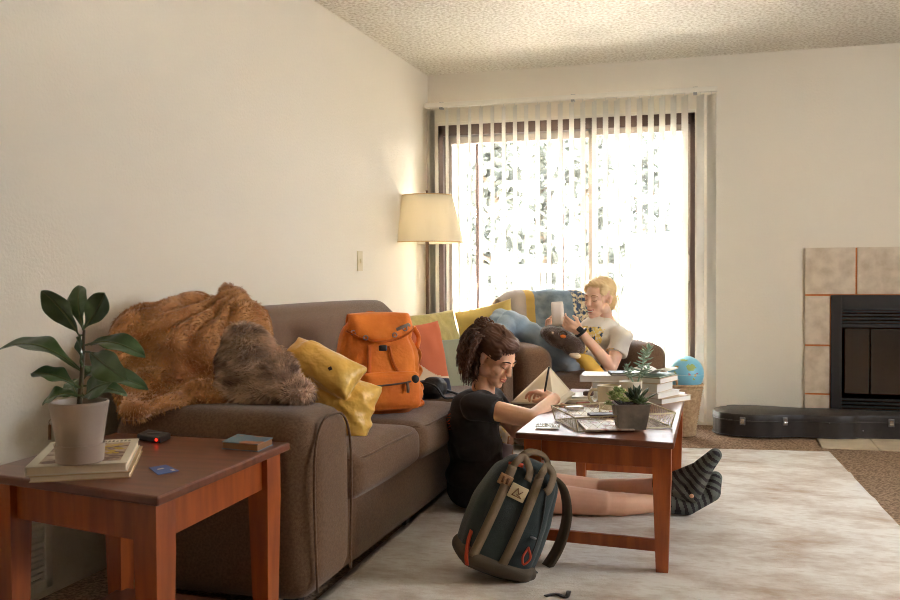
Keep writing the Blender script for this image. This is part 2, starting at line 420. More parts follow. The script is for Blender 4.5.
tree(583, 18, 4.6, .4, 0.85, 3000, 'broad leafy tree beyond the patio, seen at the middle of the door', 9)
tree(650, 29, 5.2, .4, 1.0, 1500, 'pale tree beyond the patio, seen through the right part of the door', 12)

# ================================================================== FIREPLACE
fp = thing('fireplace', 'black gas fireplace with beige tile surround set in the back wall', 'fireplace', (1.2, YB, 0))
tilem = mat('beige_tile', (216, 200, 178), .4, var=(14, (190, 170, 146), .35, .7, 6), bump=(30, .15, .004))
grout = mat('terracotta_grout', (206, 122, 64), .8)
black = mat('black_metal', (30, 26, 22), .45)
FX0, FX1, FZ = .482, 2.03, 1.169
ox0, ox1, oz = .637, 1.875, .866
b = NB(); box(b, (FX0+.002, YB-.012, 0), (FX1, YB, FZ-.002)); b2 = b; put('grout_bed', b, grout, fp, True, smooth=False)
b = NB(); T = .305; g = .006
x = FX0
while x < FX1-.02: box(b, (x, YB-.022, oz+g), (min(x+T-g, FX1), YB-.004, FZ)); x += T+.005
z = .226
for zz0, zz1 in ((oz-T-.012, oz-g), (oz-2*T-.02, oz-T-.012-2*g), (0, oz-2*T-.02-2*g)):
    for a, c in ((FX0, ox0-g), (ox1+g, FX1)): box(b, (a, YB-.022, zz0), (c, YB-.004, zz1))
put('tile_surround', b, tilem, fp, True, bev=.002, smooth=False)
b = NB()
box(b, (ox0, YB-.035, 0), (ox0+.065, YB-.005, oz)); box(b, (ox1-.065, YB-.035, 0), (ox1, YB-.005, oz)); box(b, (ox0+.065, YB-.035, oz-.095), (ox1-.065, YB-.005, oz)); box(b, (ox0+.065, YB-.03, 0), (ox1-.065, YB-.005, .14)); box(b, (ox0+.06, YB-.032, .66), (ox1-.06, YB-.005, .685))
put('firebox_frame', b, black, fp, True, bev=.003, smooth=False)
b = NB()
for i in range(4): box(b, (ox0+.065, YB-.03, .69+i*.022), (ox1-.065, YB-.016, .703+i*.022))
put('upper_louvres', b, black, fp, True, smooth=False)
b = NB()
for i in range(3): box(b, (ox0+.065, YB-.036, .15+i*.024), (ox1-.065, YB-.016, .163+i*.024))
put('lower_louvres', b, black, fp, True, smooth=False)
b = NB(); box(b, (ox0+.05, YB-.012, .1), (ox1-.05, YB-.01, .82)); put('firebox_back', b, mat('soot', (20, 17, 15), .9), fp, True, smooth=False)
fg = mat('smoked_glass', (52, 44, 37), .08, spec=.7)
for a, c in ((ox0+.085, ox0+.228), (ox0+.236, 1.25), (1.26, ox1-.085)):
    b = NB(); box(b, (a, YB-.024, .24), (c, YB-.018, .652)); put('glass_door', b, fg, fp, True, bev=.002, smooth=False)
b = NB(); x = .525
while x < 2.0: box(b, (x, 5.76, 0), (x+.3, 6.05, .008)); box(b, (x, 6.055, 0), (x+.3, YB-.03, .008)); x += .305
put('hearth', b, mat('hearth_tile', (214, 196, 168), .4, var=(8, (196, 176, 150), .35, .65, 5)), fp, True, bev=.001, smooth=False)

# ================================================================== RUG
def ruginner(p, n=60, m=70):
    b = NB(); A, B, Cc, D = [V(q) for q in p]; G = []
    for i in range(n+1):
        row = []
        for j in range(m+1):
            s, t = i/n, j/m
            q = (A*(1-s)+B*s)*(1-t)+(D*(1-s)+Cc*s)*t
            z = .009+.0012*fnoise(q, 5)
            yy = q.y-4.98-.02*math.sin(q.x*4); z += .011*math.exp(-(yy/.035)**2)*(1 if q.x > -.3 else .3)
            yy = q.y-4.42-.03*math.sin(q.x*3); z += .006*math.exp(-(yy/.05)**2)
            row.append(b.verts.new((q.x, q.y, z)))
        G.append(row)
    for i in range(n):
        for j in range(m): b.faces.new((G[i][j], G[i+1][j], G[i+1][j+1], G[i][j+1]))
    bd = [e for e in b.edges if e.is_boundary]
    r = bmesh.ops.extrude_edge_only(b, edges=bd)
    for v in r['geom']:
        if isinstance(v, bmesh.types.BMVert): v.co.z = .0005
    return b
rugm = mat('faded_rug', (205, 192, 172), .95, bump=(160, .6, .006), spec=.1)
nt = rugm.node_tree; N = nt.nodes; L = nt.links; tc = N.new('ShaderNodeTexCoord')
def ramp(sc, lo, hi, c0, c1, det=6, st=(1, 1, 1)):
    mp = N.new('ShaderNodeMapping'); mp.inputs['Scale'].default_value = st; L.new(tc.outputs['Object'], mp.inputs['Vector'])
    t = N.new('ShaderNodeTexNoise'); t.inputs['Scale'].default_value = sc; t.inputs['Detail'].default_value = det; t.inputs['Roughness'].default_value = .65; L.new(mp.outputs[0], t.inputs['Vector'])
    r = N.new('ShaderNodeValToRGB'); r.color_ramp.elements[0].position = lo; r.color_ramp.elements[1].position = hi; r.color_ramp.elements[0].color = c0; r.color_ramp.elements[1].color = c1
    L.new(t.outputs['Fac'], r.inputs['Fac']); return r
r1 = ramp(2.6, .44, .68, lin((226, 221, 212)), lin((180, 158, 138)), 10, (1, 1.5, 1)); r2 = ramp(26, .48, .8, (0, 0, 0, 1), (1, 1, 1, 1), 8, (.7, 1.8, 1))
mx = N.new('ShaderNodeMixRGB'); mx.blend_type = 'MIX'; mx.inputs[2].default_value = lin((182, 160, 136))
ml = N.new('ShaderNodeMath'); ml.operation = 'MULTIPLY'; ml.inputs[1].default_value = .7; L.new(r2.outputs[0], ml.inputs[0]); L.new(ml.outputs[0], mx.inputs[0]); L.new(r1.outputs[0], mx.inputs[1]); L.new(mx.outputs[0], N['Principled BSDF'].inputs['Base Color'])
o = put('area_rug', ruginner([(-1.19, 1.9, 0), (.78, 2.1, 0), (.55, 5.62, 0), (-1.3, 5.4, 0)]), rugm, None, True)
tag(o, 'large faded cream and taupe area rug under the coffee table', 'rug')

# ================================================================== WOOD TABLES
topw = mat('table_top_wood', (126, 70, 44), .36, var=(5, (106, 56, 36), .35, .65, 6), stretch=(1, 8, 1), coat=.15)
legw = mat('honey_brown_wood', (176, 86, 26), .42, var=(6, (146, 66, 18), .35, .65, 6), stretch=(6, 6, .8), coat=.2)
# end table
et = thing('end_table', 'brown wooden end table in front of the sofa arm, holding the potted fig', 'table', (-1.42, 2.02, 0))
ex0, ex1, ey0, ey1, ez = -1.72, -1.14, 1.70, 2.34, .55
ps = [V((-1.70, 1.80, 0)), V((-1.134, 1.69, 0)), V((-1.152, 2.345, 0)), V((-1.725, 2.36, 0))]
b = NB(); hexa(b, [p+V((0, 0, ez-.022)) for p in ps]+[p+V((0, 0, ez)) for p in ps]); put('tabletop', b, topw, et, True, bev=.005, smooth=False)
cen = sum(ps, V())/4; ins = [p+(cen-p).normalized()*.075 for p in ps]
def apron(par, a, c, z0, z1, t=.018):
    d = (c-a).normalized(); s = V((-d.y, d.x, 0))*t/2; b = NB()
    hexa(b, [a-s+V((0, 0, z0)), c-s+V((0, 0, z0)), c+s+V((0, 0, z0)), a+s+V((0, 0, z0)), a-s+V((0, 0, z1)), c-s+V((0, 0, z1)), c+s+V((0, 0, z1)), a+s+V((0, 0, z1))])
    put('apron', b, legw, par, True, bev=.002, smooth=False)
for i in range(4): apron(et, ins[i], ins[(i+1) % 4], ez-.115, ez-.022)
def leg(par, p, z1, hw, hb, rz=0, zt=None):
    b = NB(); zt = z1-.12 if zt is None else zt
    taper(b, (0, 0, zt), (hw, hw), (0, 0, z1), (hw, hw)); taper(b, (0, 0, 0), (hb, hb), (0, 0, zt), (hw, hw))
    bmesh.ops.transform(b, matrix=Matrix.Translation(p) @ Matrix.Rotation(rz, 4, 'Z'), verts=b.verts)
    put('leg', b, legw, par, True, smooth=False)
for p in ins: leg(et, p, ez-.022, .031, .022, -.12)
b = NB(); hexa(b, [p+V((0, 0, .1)) for p in ins]+[p+V((0, 0, .115)) for p in ins]); put('lower_shelf', b, topw, et, True, bev=.003, smooth=False)
# coffee table
ct = thing('coffee_table', 'long brown wooden coffee table with tapered legs standing on the rug', 'table', (-.45, 3.83, 0))
cz = .455; cps = [V((-.712, 3.215, 0)), V((-.165, 3.135, 0)), V((-.183, 4.52, 0)), V((-.722, 4.52, 0))]
RZ = .009
b = NB(); hexa(b, [p+V((0, 0, cz-.022)) for p in cps]+[p+V((0, 0, cz)) for p in cps]); put('tabletop', b, topw, ct, True, bev=.005, smooth=False)
cin = [V((-.652, 3.25, RZ)), V((-.207, 3.205, RZ)), V((-.225, 4.45, RZ)), V((-.665, 4.46, RZ))]
for i in range(4): apron(ct, cin[i]*1, cin[(i+1) % 4]*1, cz-.098-RZ, cz-.022-RZ)
for p in cin:
    b = NB(); taper(b, (p.x, p.y, cz-.12), (.03, .03), (p.x, p.y, cz-.022), (.03, .03)); taper(b, (p.x, p.y, RZ), (.02, .02), (p.x, p.y, cz-.12), (.03, .03)); put('leg', b, legw, ct, True, smooth=False)
def rail(a, c, z0, z1, nm='stretcher', t=.02):
    d = (c-a).normalized(); s = V((-d.y, d.x, 0))*t/2; b = NB()
    hexa(b, [q+V((0, 0, z-q.z)) for z in (z0, z1) for q in (a-s, c-s, c+s, a+s)]); put(nm, b, legw, ct, True, bev=.002, smooth=False)
rail(cin[0], cin[1], .075, .115); rail(cin[3], cin[2], .075, .125)

# ================================================================== FLOOR LAMP
lp = thing('floor_lamp', 'floor lamp with cream drum shade and bronze pole in the corner behind the sofa', 'lamp', (-1.925, 6.0, 0))
brz = mat('lamp_bronze', (96, 72, 56), .35, metal=.6)
b = NB(); lathe(b, [(.14, 0), (.14, .012), (.12, .022), (.03, .035), (.02, .05)], 32, (-1.925, 6.0, 0)); put('base', b, brz, lp, True, auto=True)
b = NB(); cyl(b, (-1.925, 6.0, .04), (-1.925, 6.0, 1.24), .0125, n=16); cyl(b, (-1.925, 6, .6), (-1.925, 6, .62), .017, n=16); put('pole', b, brz, lp, True)
b = NB(); cyl(b, (-1.925, 6.0, 1.24), (-1.925, 6.0, 1.3), .018, n=16); cyl(b, (-1.925, 6, 1.555), (-1.925, 6, 1.575), .006, .009, n=10)
for a in (0, PI/2, PI, 3*PI/2): cyl(b, (-1.925, 6, 1.548), (-1.925+.165*math.cos(a), 6+.165*math.sin(a), 1.54), .002, n=5)
tube(b, [(-1.925+.045*math.cos(t), 6.0, 1.42+.125*math.sin(t)) for t in [i*2*PI/24 for i in range(24)]], .002, 5, closed=True)
put('harp', b, brz, lp, True)
shm = bpy.data.materials.new('linen_shade'); shm.use_nodes = True
_n = shm.node_tree.nodes; _l = shm.node_tree.links; _n.clear()
_o = _n.new('ShaderNodeOutputMaterial'); _d = _n.new('ShaderNodeBsdfDiffuse'); _t = _n.new('ShaderNodeBsdfTranslucent'); _m = _n.new('ShaderNodeMixShader')
_d.inputs[0].default_value = lin((236, 230, 214)); _t.inputs[0].default_value = lin((240, 232, 212)); _m.inputs[0].default_value = .4
_l.new(_d.outputs[0], _m.inputs[1]); _l.new(_t.outputs[0], _m.inputs[2]); _l.new(_m.outputs[0], _o.inputs[0])
b = NB(); lathe(b, [(.247, 1.225), (.172, 1.54), (.170, 1.54), (.245, 1.225)], 48, (-1.925, 6.0, 0), cap=False)
sh = put('lamp_shade', b, shm, lp, True)
for r, z in ((.248, 1.227), (.173, 1.539)): b = NB(); tube(b, [(-1.925+r*math.cos(t), 6+r*math.sin(t), z) for t in [i*2*PI/48 for i in range(48)]], .0035, 6, closed=True); put('shade_trim', b, mat('shade_binding', (206, 176, 128), .8), sh, True)
b = NB(); ell(b, (-1.925, 6.0, 1.36), (.03, .03, .042)); put('bulb', b, mat('bulb', (255, 240, 210), .4, emit=((255, 224, 170), 6)), lp, True)
# ================================================================== SOFA AND ARMCHAIR
sof = mat('brown_upholstery', (122, 93, 70), .9, var=(140, (104, 78, 58), .35, .65, 2), bump=(420, .5, .003), sheen=.25, spec=.2)
dleg = mat('dark_leg', (44, 32, 26), .5)
sf = thing('sofa', 'long brown fabric sofa with rounded arms and two seat cushions against the left wall', 'sofa', (-1.6, 3.55, 0))
SX0, SX1, SY0, SY1 = -1.82, -1.16, 2.46, 5.2
def topround(k):
    def f(p, u): 
        if u.z > .2: p.z -= .0
        return p
    return f
b = NB(); rbox(b, ((SX0+SX1)/2+.0, (SY0+SY1)/2, .175), (SX1-SX0-.06, SY1-SY0-.5, .25), .02, n=6); put('base', b, sof, sf, True)
for y in (SY0, SY1-.34):
    def armfn(p, u):
        p.x += .02*u.x*(u.z > 0)*u.z*0; return p
    b = NB(); rbox(b, ((SX0+SX1)/2, y+.17, .325), (SX1-SX0+.01, .34, .55), .075, n=12, puff=(.012, .012, .012)); put('arm', b, sof, sf, True)
    b = NB(); x = SX1+.012
    pts = [(x, y+.045, .08), (x, y+.03, .35), (x, y+.04, .5), (x, y+.09, .572), (x, y+.17, .588), (x, y+.25, .572), (x, y+.3, .5), (x, y+.31, .35), (x, y+.295, .08)]
    tube(b, pts, .004, 6, k=5); put('arm_piping', b, sof, sf, True)
def backfn(p, u):
    # slanted back, rounded far and near upper corners
    t = (p.z+.43)/.86
    p.x += -.06*t
    k = max(0, abs(u.y)-.78)/.22
    if p.z > 0: p.z -= .13*k*k*(p.z/.43)*(1 if u.y > 0 else 1.5)
    return p
b = NB(); rbox(b, (-1.845, 3.89, .45), (.27, 2.30, .84), .1, n=18, puff=(.02, 0, .01), fn=backfn); put('backrest', b, sof, sf, True)
def cushfn(w):
    def f(p, u):
        e = (1-u.x**2)*(1-u.y**2)
        if u.z > 0: p.z += .012*fnoise(p, 9, w)*e + .006*math.sin(p.y*60+w)*max(0, u.x)**3*(1-u.y**2)
        return p
    return f
for i, (y0, y1) in enumerate(((2.815, 3.495), (3.505, 4.185), (4.195, 4.85))):
    b = NB(); rbox(b, (-1.485, (y0+y1)/2, .345), (.67, y1-y0, .15), .045, n=16, puff=(.015, 0, .03), fn=cushfn(i)); c = put('seat_cushion', b, sof, sf, True)
    b = NB(); y0 += .03; y1 -= .03; tube(b, [(-1.8, y0, .408), (-1.25, y0-.012, .408), (-1.165, y0+.03, .404), (-1.15, (y0+y1)/2, .41), (-1.165, y1-.03, .404), (-1.25, y1+.012, .408), (-1.8, y1, .408)], .0045, 6, k=5); put('cushion_piping', b, sof, c, True)
for x, y in ((-1.25, 2.56), (-1.25, 5.1), (-1.9, 2.8), (-1.9, 5.1), (-1.25, 3.55)):
    b = NB(); taper(b, (x, y, .0095 if x > -1.3 else 0), (.02, .02), (x, y, .07), (.03, .03)); put('leg', b, dleg, sf, True, bev=.003, smooth=False)

ac = thing('armchair', 'brown fabric armchair with rounded arms in front of the sliding glass door', 'armchair', (-.93, 5.70, 0), math.radians(30))
b = NB(); rbox(b, (0, -.01, .17), (.72, .78, .24), .03, n=6); put('base', b, sof, ac)
for s in (-1, 1):
    b = NB(); rbox(b, (s*.35, -.03, .32), (.22, .8, .56), .075, n=12, puff=(.01, .01, .01)); put('arm', b, sof, ac)
def cb(p, u):
    t = (p.z+.42)/.84; p.y += .08*t
    k = max(0, abs(u.x)-.6)/.4
    if p.z > 0: p.z -= .07*k*k*(p.z/.42); p.x *= 1-.06*(p.z/.42)
    return p
b = NB(); rbox(b, (-.05, .27, .46), (.68, .24, .82), .09, n=14, puff=(0, .02, .01), fn=cb); put('backrest', b, sof, ac)
b = NB(); rbox(b, (0, -.1, .35), (.48, .6, .15), .05, n=12, puff=(0, .02, .03)); put('seat_cushion', b, sof, ac)
for x in (-.36, .36):
    for y in (-.36, .36): b = NB(); taper(b, (x, y, .0), (.02, .02), (x, y, .07), (.028, .028)); put('leg', b, dleg, ac, bev=.003, smooth=False)
ACM = mw(ac)
# blanket over the chair back
bm_ = [mat('grey_weave', (176, 164, 150), .9, bump=(200, .5, .003)), mat('mustard_weave', (206, 172, 92), .9), mat('faded_blue_weave', (140, 156, 164), .9, var=(14, (112, 130, 142), .4, .6), bump=(200, .5, .003)), mat('dark_knit', (66, 82, 104), .9, var=(38, (214, 196, 160), .45, .56, 2), bump=(90, 1, .01))]
b = NB(); n, m = 60, 40; G = []
for i in range(n+1):
    u = i/n; x = -.315+.66*u; row = []
    k = max(0, abs(x/.33)-.6)/.4; drop = .07*min(1, k)**2
    for j in range(m+1):
        s = j/m*.86-.36      # arc length over the top, negative at the front
        zt = .885-drop; w = .13; xx = x*(.97)
        if s < -.0: y, z = .205+.08-(.0)-(.012)+(-s)*-.06+.0, zt-.03+s
        else: y, z = 0, 0
        a = s
        if s < 0: y = .192+.30*s; z = zt-.06+s*.9
        elif s < .3:
            t = s/.3*PI; y = .34-.135*math.cos(t); z = zt-.06+.085*math.sin(t)
        else: y = .482; z = zt-.06-(s-.3)
        wv = .008*math.sin(x*50+s*4)+.012*fnoise((x, s, 0), 9); y += wv*(-1 if s < .15 else 1)
        row.append(b.verts.new((xx-.055+.01*math.sin(s*9), y, z+.004*math.sin(x*31))))
    G.append(row)
for i in range(n):
    for j in range(m):
        f = b.faces.new((G[i][j], G[i+1][j], G[i+1][j+1], G[i][j+1])); u = i/n
        f.material_index = 0 if u < .24 else 1 if u < .32 else 2 if u < .73 else 3
o = put('throw_blanket', b, bm_, None); o.modifiers.new('solid', 'SOLIDIFY').thickness = .008; o.data.transform(ACM)
c = V((-1.1, 5.95, .5)); o.data.transform(Matrix.Translation(-c)); o.location = c
tag(o, 'blue and grey throw blanket with a mustard stripe draped over the armchair back', 'blanket')

# ================================================================== CUSHIONS AND FUR
def cushion(name, c, nrm, w, h, t, m, label, cat, tilt=0, n=26, roll=0, seed=0, group=None, fn=None, wr=.006, matfn=None, pw=.42):
    """c = centre; nrm = where its face looks"""
    M = look(c, V(nrm)*-1) @ Matrix.Rotation(roll, 4, 'Y')
    b = pillow_bm(w, h, t, n=n, wr=wr, seed=seed, fn=fn, pw=pw)
    if matfn:
        for f in b.faces: f.material_index = matfn(f.calc_center_median())
    bmesh.ops.transform(b, matrix=M, verts=b.verts)
    o = put(name, b, m, None, True); tag(o, label, cat, group); return o
ygm = mat('pear_green_linen', (196, 178, 108), .9, var=(20, (176, 158, 92), .35, .65), bump=(300, .4, .003), sheen=.2)
sgm = mat('sage_linen', (150, 152, 126), .9, bump=(300, .4, .003), sheen=.2)
cushion('cushion', aX(429, 350, -1.68), (.85, -.42, .28), .58, .46, .15, ygm, 'pear-green cushion at the back of the sofa behind the orange backpack', 'cushion', seed=1, roll=-.03)
cushion('cushion', aX(442, 372, -1.40), (.74, -.60, .3), .36, .36, .12, sgm, 'sage green cushion between the terracotta cushion and the seated reader', 'cushion', seed=2, roll=.04)
pat = [mat('terracotta_print', (204, 108, 70), .9, bump=(300, .4, .003)), mat('cream_print', (222, 196, 160), .9), mat('navy_print', (48, 52, 66), .9, bump=(300, .4, .003))]
def pfn(p):
    x, z = p.x, p.z
    z1 = -.09+.05*math.exp(-((x-.12)/.1)**2) + .0*x
    curve = -.05-.09*math.tanh((x+.0)*14)*.6
    if z > curve+.0+.02: return 0
    if z > -.088-.10*x*.2: return 1
    return 2
cushion('cushion', aX(416, 364, -1.43), (.80, -.58, .26), .36, .40, .13, pat, 'terracotta, cream and navy patterned cushion leaning beside the orange backpack', 'cushion', seed=3, n=90, matfn=pfn, roll=-.04, pw=.36)
mustm = mat('mustard_linen', (212, 184, 104), .85, bump=(300, .4, .003), sheen=.2)
cushion('cushion', aY(487, 333, 5.68), (-.05, -.97, .2), .38, .36, .13, mustm, 'mustard yellow cushion on the armchair behind the bent knees', 'cushion', seed=4, roll=-.24)
cushion('cushion', aX(495, 386, -1.27), (.45, -.75, .55), .30, .24, .10, mat('cream_linen', (214, 196, 168), .9, bump=(300, .4, .003)), 'cream cushion at the far end of the sofa seat, beyond the writing person', 'cushion', seed=5)

sat = mat('mustard_satin', (246, 200, 100), .34, var=(6, (234, 180, 76), .35, .65), sheen=.3, bump=(14, .5, .03))
def R_(a, b_=0, c_=0): return Euler((c_, a, b_)).to_matrix()
def Q(x, y, v=3.14): return aY(x, y, v)
b = NB()
def addp(bm, px_, py_, y, w, h, t, nrm, roll, seed):
    q = pillow_bm(w, h, t, n=20, wr=.004, seed=seed, pw=.45); M = look(Q(px_, py_, y), V(nrm)*-1) @ Matrix.Rotation(roll, 4, 'Y')
    bmesh.ops.transform(q, matrix=M, verts=q.verts); bmesh.ops.recalc_face_normals(q, faces=q.faces); m_ = bpy.data.meshes.new('t'); q.to_mesh(m_); q.free(); bm.from_mesh(m_); bpy.data.meshes.remove(m_)
addp(b, 343, 405, 3.14, .25, .23, .17, (.25, -.85, .35), .30, 1)
addp(b, 322, 367, 3.06, .31, .15, .15, (.2, -.8, .6), .48, 2)
ell(b, Q(330, 392, 3.12), (.10, .09, .07), rot=R_(.45)); ell(b, Q(350, 424, 3.14), (.09, .07, .04))
def ysat(p, n):
    q = p.x*.8-p.z*.6; r = p.x*.6+p.z*.8
    k = .008*(1-abs(2*fnoise((q*.8, p.y, r*2.2), 6, 4)))**2+.003*fnoise((q*.7, p.y, r*2.6), 22, 3)
    return p+n*(k-.006)
o = put('cushion', fuse(b, .007, 10, ysat), sat, None, True); tag(o, 'glossy mustard satin cushion folded over, slumped against the near sofa arm', 'cushion')
b = NB(); M = look(Q(328.5, 369.5, 3.0), (.1, 1, 0)); box(b, (-.014, -.003, -.006), (.014, .001, .006), M @ Matrix.Rotation(-.45, 4, 'Y')); put('care_tag', b, mat('tag_brown', (70, 52, 44), .8), o, True, smooth=False)

furm = mat('caramel_fur', (206, 152, 98), .85, var=(14, (164, 108, 62), .35, .7, 3), sheen=.6, spec=.2)
furs = mat('caramel_fur_tips', (216, 166, 112), .75, var=(9, (172, 118, 70), .35, .7, 3), sheen=.5, spec=.2)
pk = Q(236, 288, 2.95)
def fold(p, n):
    dx, dz = p.x-pk.x-.0, p.z-pk.z-.02; a = math.atan2(dz, dx); r = math.hypot(dx, dz)
    k = .016*math.sin(a*15+2.5*fnoise(p, 5))*min(1, r/.1)*math.exp(-(r/.34)**2)
    q = math.sin((p.x*1.1+p.z*.9)*26+3*fnoise(p, 4, 6))
    k += .010*q*(1-math.exp(-(r/.2)**2))+.008*fnoise(p, 22, 2)
    return p+n*k
b = NB()
ell(b, Q(178, 350, 2.86), (.22, .20, .17)); ell(b, Q(150, 335, 2.86), (.10, .16, .10)); ell(b, Q(190, 320, 2.95), (.16, .14, .08), rot=R_(-.25)); ell(b, Q(215, 360, 2.9), (.14, .16, .14)); ell(b, Q(226, 336, 2.98), (.13, .16, .15), rot=R_(.5)); ell(b, Q(232, 303, 3.0), (.055, .08, .06)); ell(b, Q(203, 315, 2.98), (.12, .10, .06), rot=R_(-.25)); ell(b, Q(250, 330, 3.0), (.055, .12, .12), rot=R_(-.35))
ell(b, Q(145, 352, 2.78), (.105, .15, .14)); ell(b, Q(195, 393, 2.70), (.25, .13, .045)); ell(b, Q(150, 390, 2.66), (.10, .15, .07)); ell(b, Q(137, 409, 2.46), (.055, .05, .03), rot=R_(-.2)); ell(b, Q(160, 402, 2.55), (.10, .12, .035)); ell(b, Q(130, 370, 2.7), (.05, .12, .10))
me = fuse(b, .011, 4, fold); me2 = me.copy()
bf = NB(); bf.from_mesh(me); nv = len(bf.faces)
fur(me2, 30000, .016, .0013, 4, .3, bf)
for i, f in enumerate(bf.faces): f.material_index = 0 if i < nv else 1
put.keep = True
o = put('fur_blanket', bf, [furm, furs], None, True); tag(o, 'caramel brown faux fur blanket heaped over the near sofa arm', 'blanket')
fpm = mat('mottled_fur', (206, 172, 144), .9, var=(16, (136, 106, 86), .42, .66, 3), sheen=.5)
fps = mat('mottled_fur_tips', (236, 202, 172), .8, var=(11, (120, 92, 76), .42, .64, 3), sheen=.5, stretch=(1, 1, 1.6))
b = NB(); ell(b, Q(246, 360, 2.66), (.085, .07, .115), rot=R_(.25)); ell(b, Q(270, 376, 2.68), (.105, .075, .085), rot=R_(.5)); ell(b, Q(296, 392, 2.68), (.055, .07, .04), rot=R_(.3)); ell(b, Q(250, 388, 2.66), (.10, .075, .05)); ell(b, Q(240, 335, 2.66), (.05, .05, .04))
me = fuse(b, .010, 4, lambda p, n: p+n*.010*fnoise(p, 13, 8)); me2 = me.copy()
bf = NB(); bf.from_mesh(me); nv = len(bf.faces); fur(me2, 15000, .026, .0013, 11, .35, bf)
for i, f in enumerate(bf.faces): f.material_index = 0 if i < nv else 1
o = put('cushion', bf, [fpm, fps], None, True); tag(o, 'shaggy mottled grey and brown faux fur cushion resting on the sofa arm', 'cushion')
put.keep = False

# ================================================================== ORANGE BACKPACK
om = mat('orange_canvas', (242, 138, 42), .75, var=(8, (226, 116, 28), .35, .65), bump=(24, .35, .02), sheen=.15)
od = mat('orange_canvas_seam', (206, 100, 26), .8)
blk = mat('black_plastic', (34, 32, 30), .4)
stl = MATS['steel']
xa = V((.83, .555, 0)).normalized(); ya = V((-.555, .83, 0)).normalized(); za = (V((0, 0, 1))+ya*.17).normalized(); ya = za.cross(xa).normalized()
OM = frame(xa, ya, za, aZ(372, 415, .425)+V((.02, .03, 0)))
ob = thing('backpack', 'orange canvas backpack with a top flap and black buckle, upright on the sofa seat', 'backpack', OM.to_translation(), rot=OM.to_euler())
HH = .405
def shw(t): return (.172-.045*max(0, t-.3)**1.2-.01*t)*(1-.1*max(0, .12-t)/.12)
def bag(p, u):
    t = (p.z+HH/2)/HH; p.x *= shw(t)/.17; p.y *= 1-.2*t
    p += V((u.x, u.y, 0)).normalized()*(.007*math.sin(p.z*45+9*p.x+4*fnoise(p, 7))*(1 if u.x > .3 else .35)) if abs(u.x)+abs(u.y) > .1 else V()
    return p
b = NB(); rbox(b, (0, 0, HH/2), (.34, .2, HH), .06, n=22, puff=(.015, .03, .01), fn=bag); put('body', b, om, ob)
def fronty(x, t, off=.0): 
    w = shw(t); u = min(1, abs(x)/w); return -(.1*(1-.2*t)+.03*(1-u*u)*(1-(2*t-1)**2))+.05*max(0, u-.7)**1.3/.3-off
b = NB(); G = []; n, m = 26, 22
for i in range(n+1):
    u = -1+2*i/n; row = []
    for j in range(m+1):
        t = j/m
        if t < .45:
            a = t/.45; y = .045-a*.125; z = HH+.006+.012*math.sin(a*PI)-.02*(1-a)**2+.006*(1-u*u); x = u*(.118+.01*a)
        else:
            a = (t-.45)/.55; dp = .115*(1-.42*abs(u)**2.2); z = HH+.006-a*dp; x = u*(.128+.014*a); y = fronty(x*.9, z/HH, .018)-.012*math.sin(a*PI)
            if a == 1: y += .004
        y += .004*fnoise((x, y, z), 16)
        row.append(b.verts.new((x, y, z)))
    G.append(row)
for i in range(n):
    for j in range(m): b.faces.new((G[i][j], G[i+1][j], G[i+1][j+1], G[i][j+1]))
fl = put('flap', b, om, ob, solid=.006)
b = NB(); tube(b, [v for v in [V((x, fronty(x*.9, .68, .022), HH+.012-.125*(1-.42*abs(x/.142)**2.2))) for x in [-.14+.02*i for i in range(15)]]], .0035, 6, k=2); put('flap_edge', b, od, fl)
b = NB(); rbox(b, (-.012, -.166, .262), (.062, .022, .040), .005, n=3); rbox(b, (-.012, -.178, .262), (.034, .01, .024), .004, n=3); put('buckle', b, blk, ob)
b = NB(); ribbon(b, [(-.055, fronty(-.055, .62, .004), .28), (-.06, fronty(-.06, .45, .004), .19), (-.065, fronty(-.06, .3, .004), .1)], .018, .003, (0, -1, 0)); ribbon(b, [(.03, fronty(.03, .62, .004), .275), (.045, fronty(.04, .45, .004), .2), (.09, fronty(.08, .3, .004), .12)], .010, .003, (0, -1, 0)); put('webbing_strap', b, od, ob)
for x, z in ((-.118, .335), (-.072, .31), (.05, .318), (.115, .36), (.098, .345)):
    b = NB(); tube(b, [(x+.009*math.cos(a), fronty(x, z/HH, .036), z+.009*math.sin(a)) for a in [i*PI/6 for i in range(12)]], .0025, 6, closed=True); put('eyelet', b, stl, ob)
b = NB(); M = Matrix.Translation((.088, -.128, .352)) @ Matrix.Rotation(-.38, 4, 'Y'); box(b, (-.03, -.004, -.007), (.03, .002, .007), M); put('metal_badge', b, mat('badge_metal', (150, 130, 112), .4, metal=.5), ob, bev=.001)
def pk2(p, u): p.y += .0; p.x *= 1; return p
b = NB(); rbox(b, (.03, -.118, .09), (.24, .05, .15), .022, n=12, puff=(0, .015, .004)); put('front_pocket', b, om, ob)
b = NB(); tube(b, [(-.08, -.158, .108), (0, -.163, .112), (.07, -.160, .118), (.105, -.156, .124)], .004, 6, k=4); put('zip', b, mat('zip_grey', (92, 72, 60), .5), ob)
b = NB(); ell(b, (.125, -.148, .133), (.017, .006, .017)); put('pocket_badge', b, blk, ob)
b = NB(); ribbon(b, [(.085, -.165, .118), (.087, -.17, .098), (.086, -.167, .078)], .011, .006, (0, -1, 0)); put('zip_pull', b, mat('zip_pull_steel', (120, 105, 95), .3, metal=.8), ob)
b = NB()
for k in range(5): tube(b, [(.165-.004*k, -.02+.01*k, .36-.07*k), (.19, .0, .32-.07*k), (.17+.012*math.sin(k*3), -.03, .27-.06*k)], .011, 6, k=4)
put('side_gathers', b, om, ob)
b = NB(); ribbon(b, [(-.03, .075, HH+.0), (-.02, .08, HH+.03), (.02, .08, HH+.03), (.03, .075, HH)], .018, .004, (0, 1, 0)); put('grab_loop', b, od, ob)
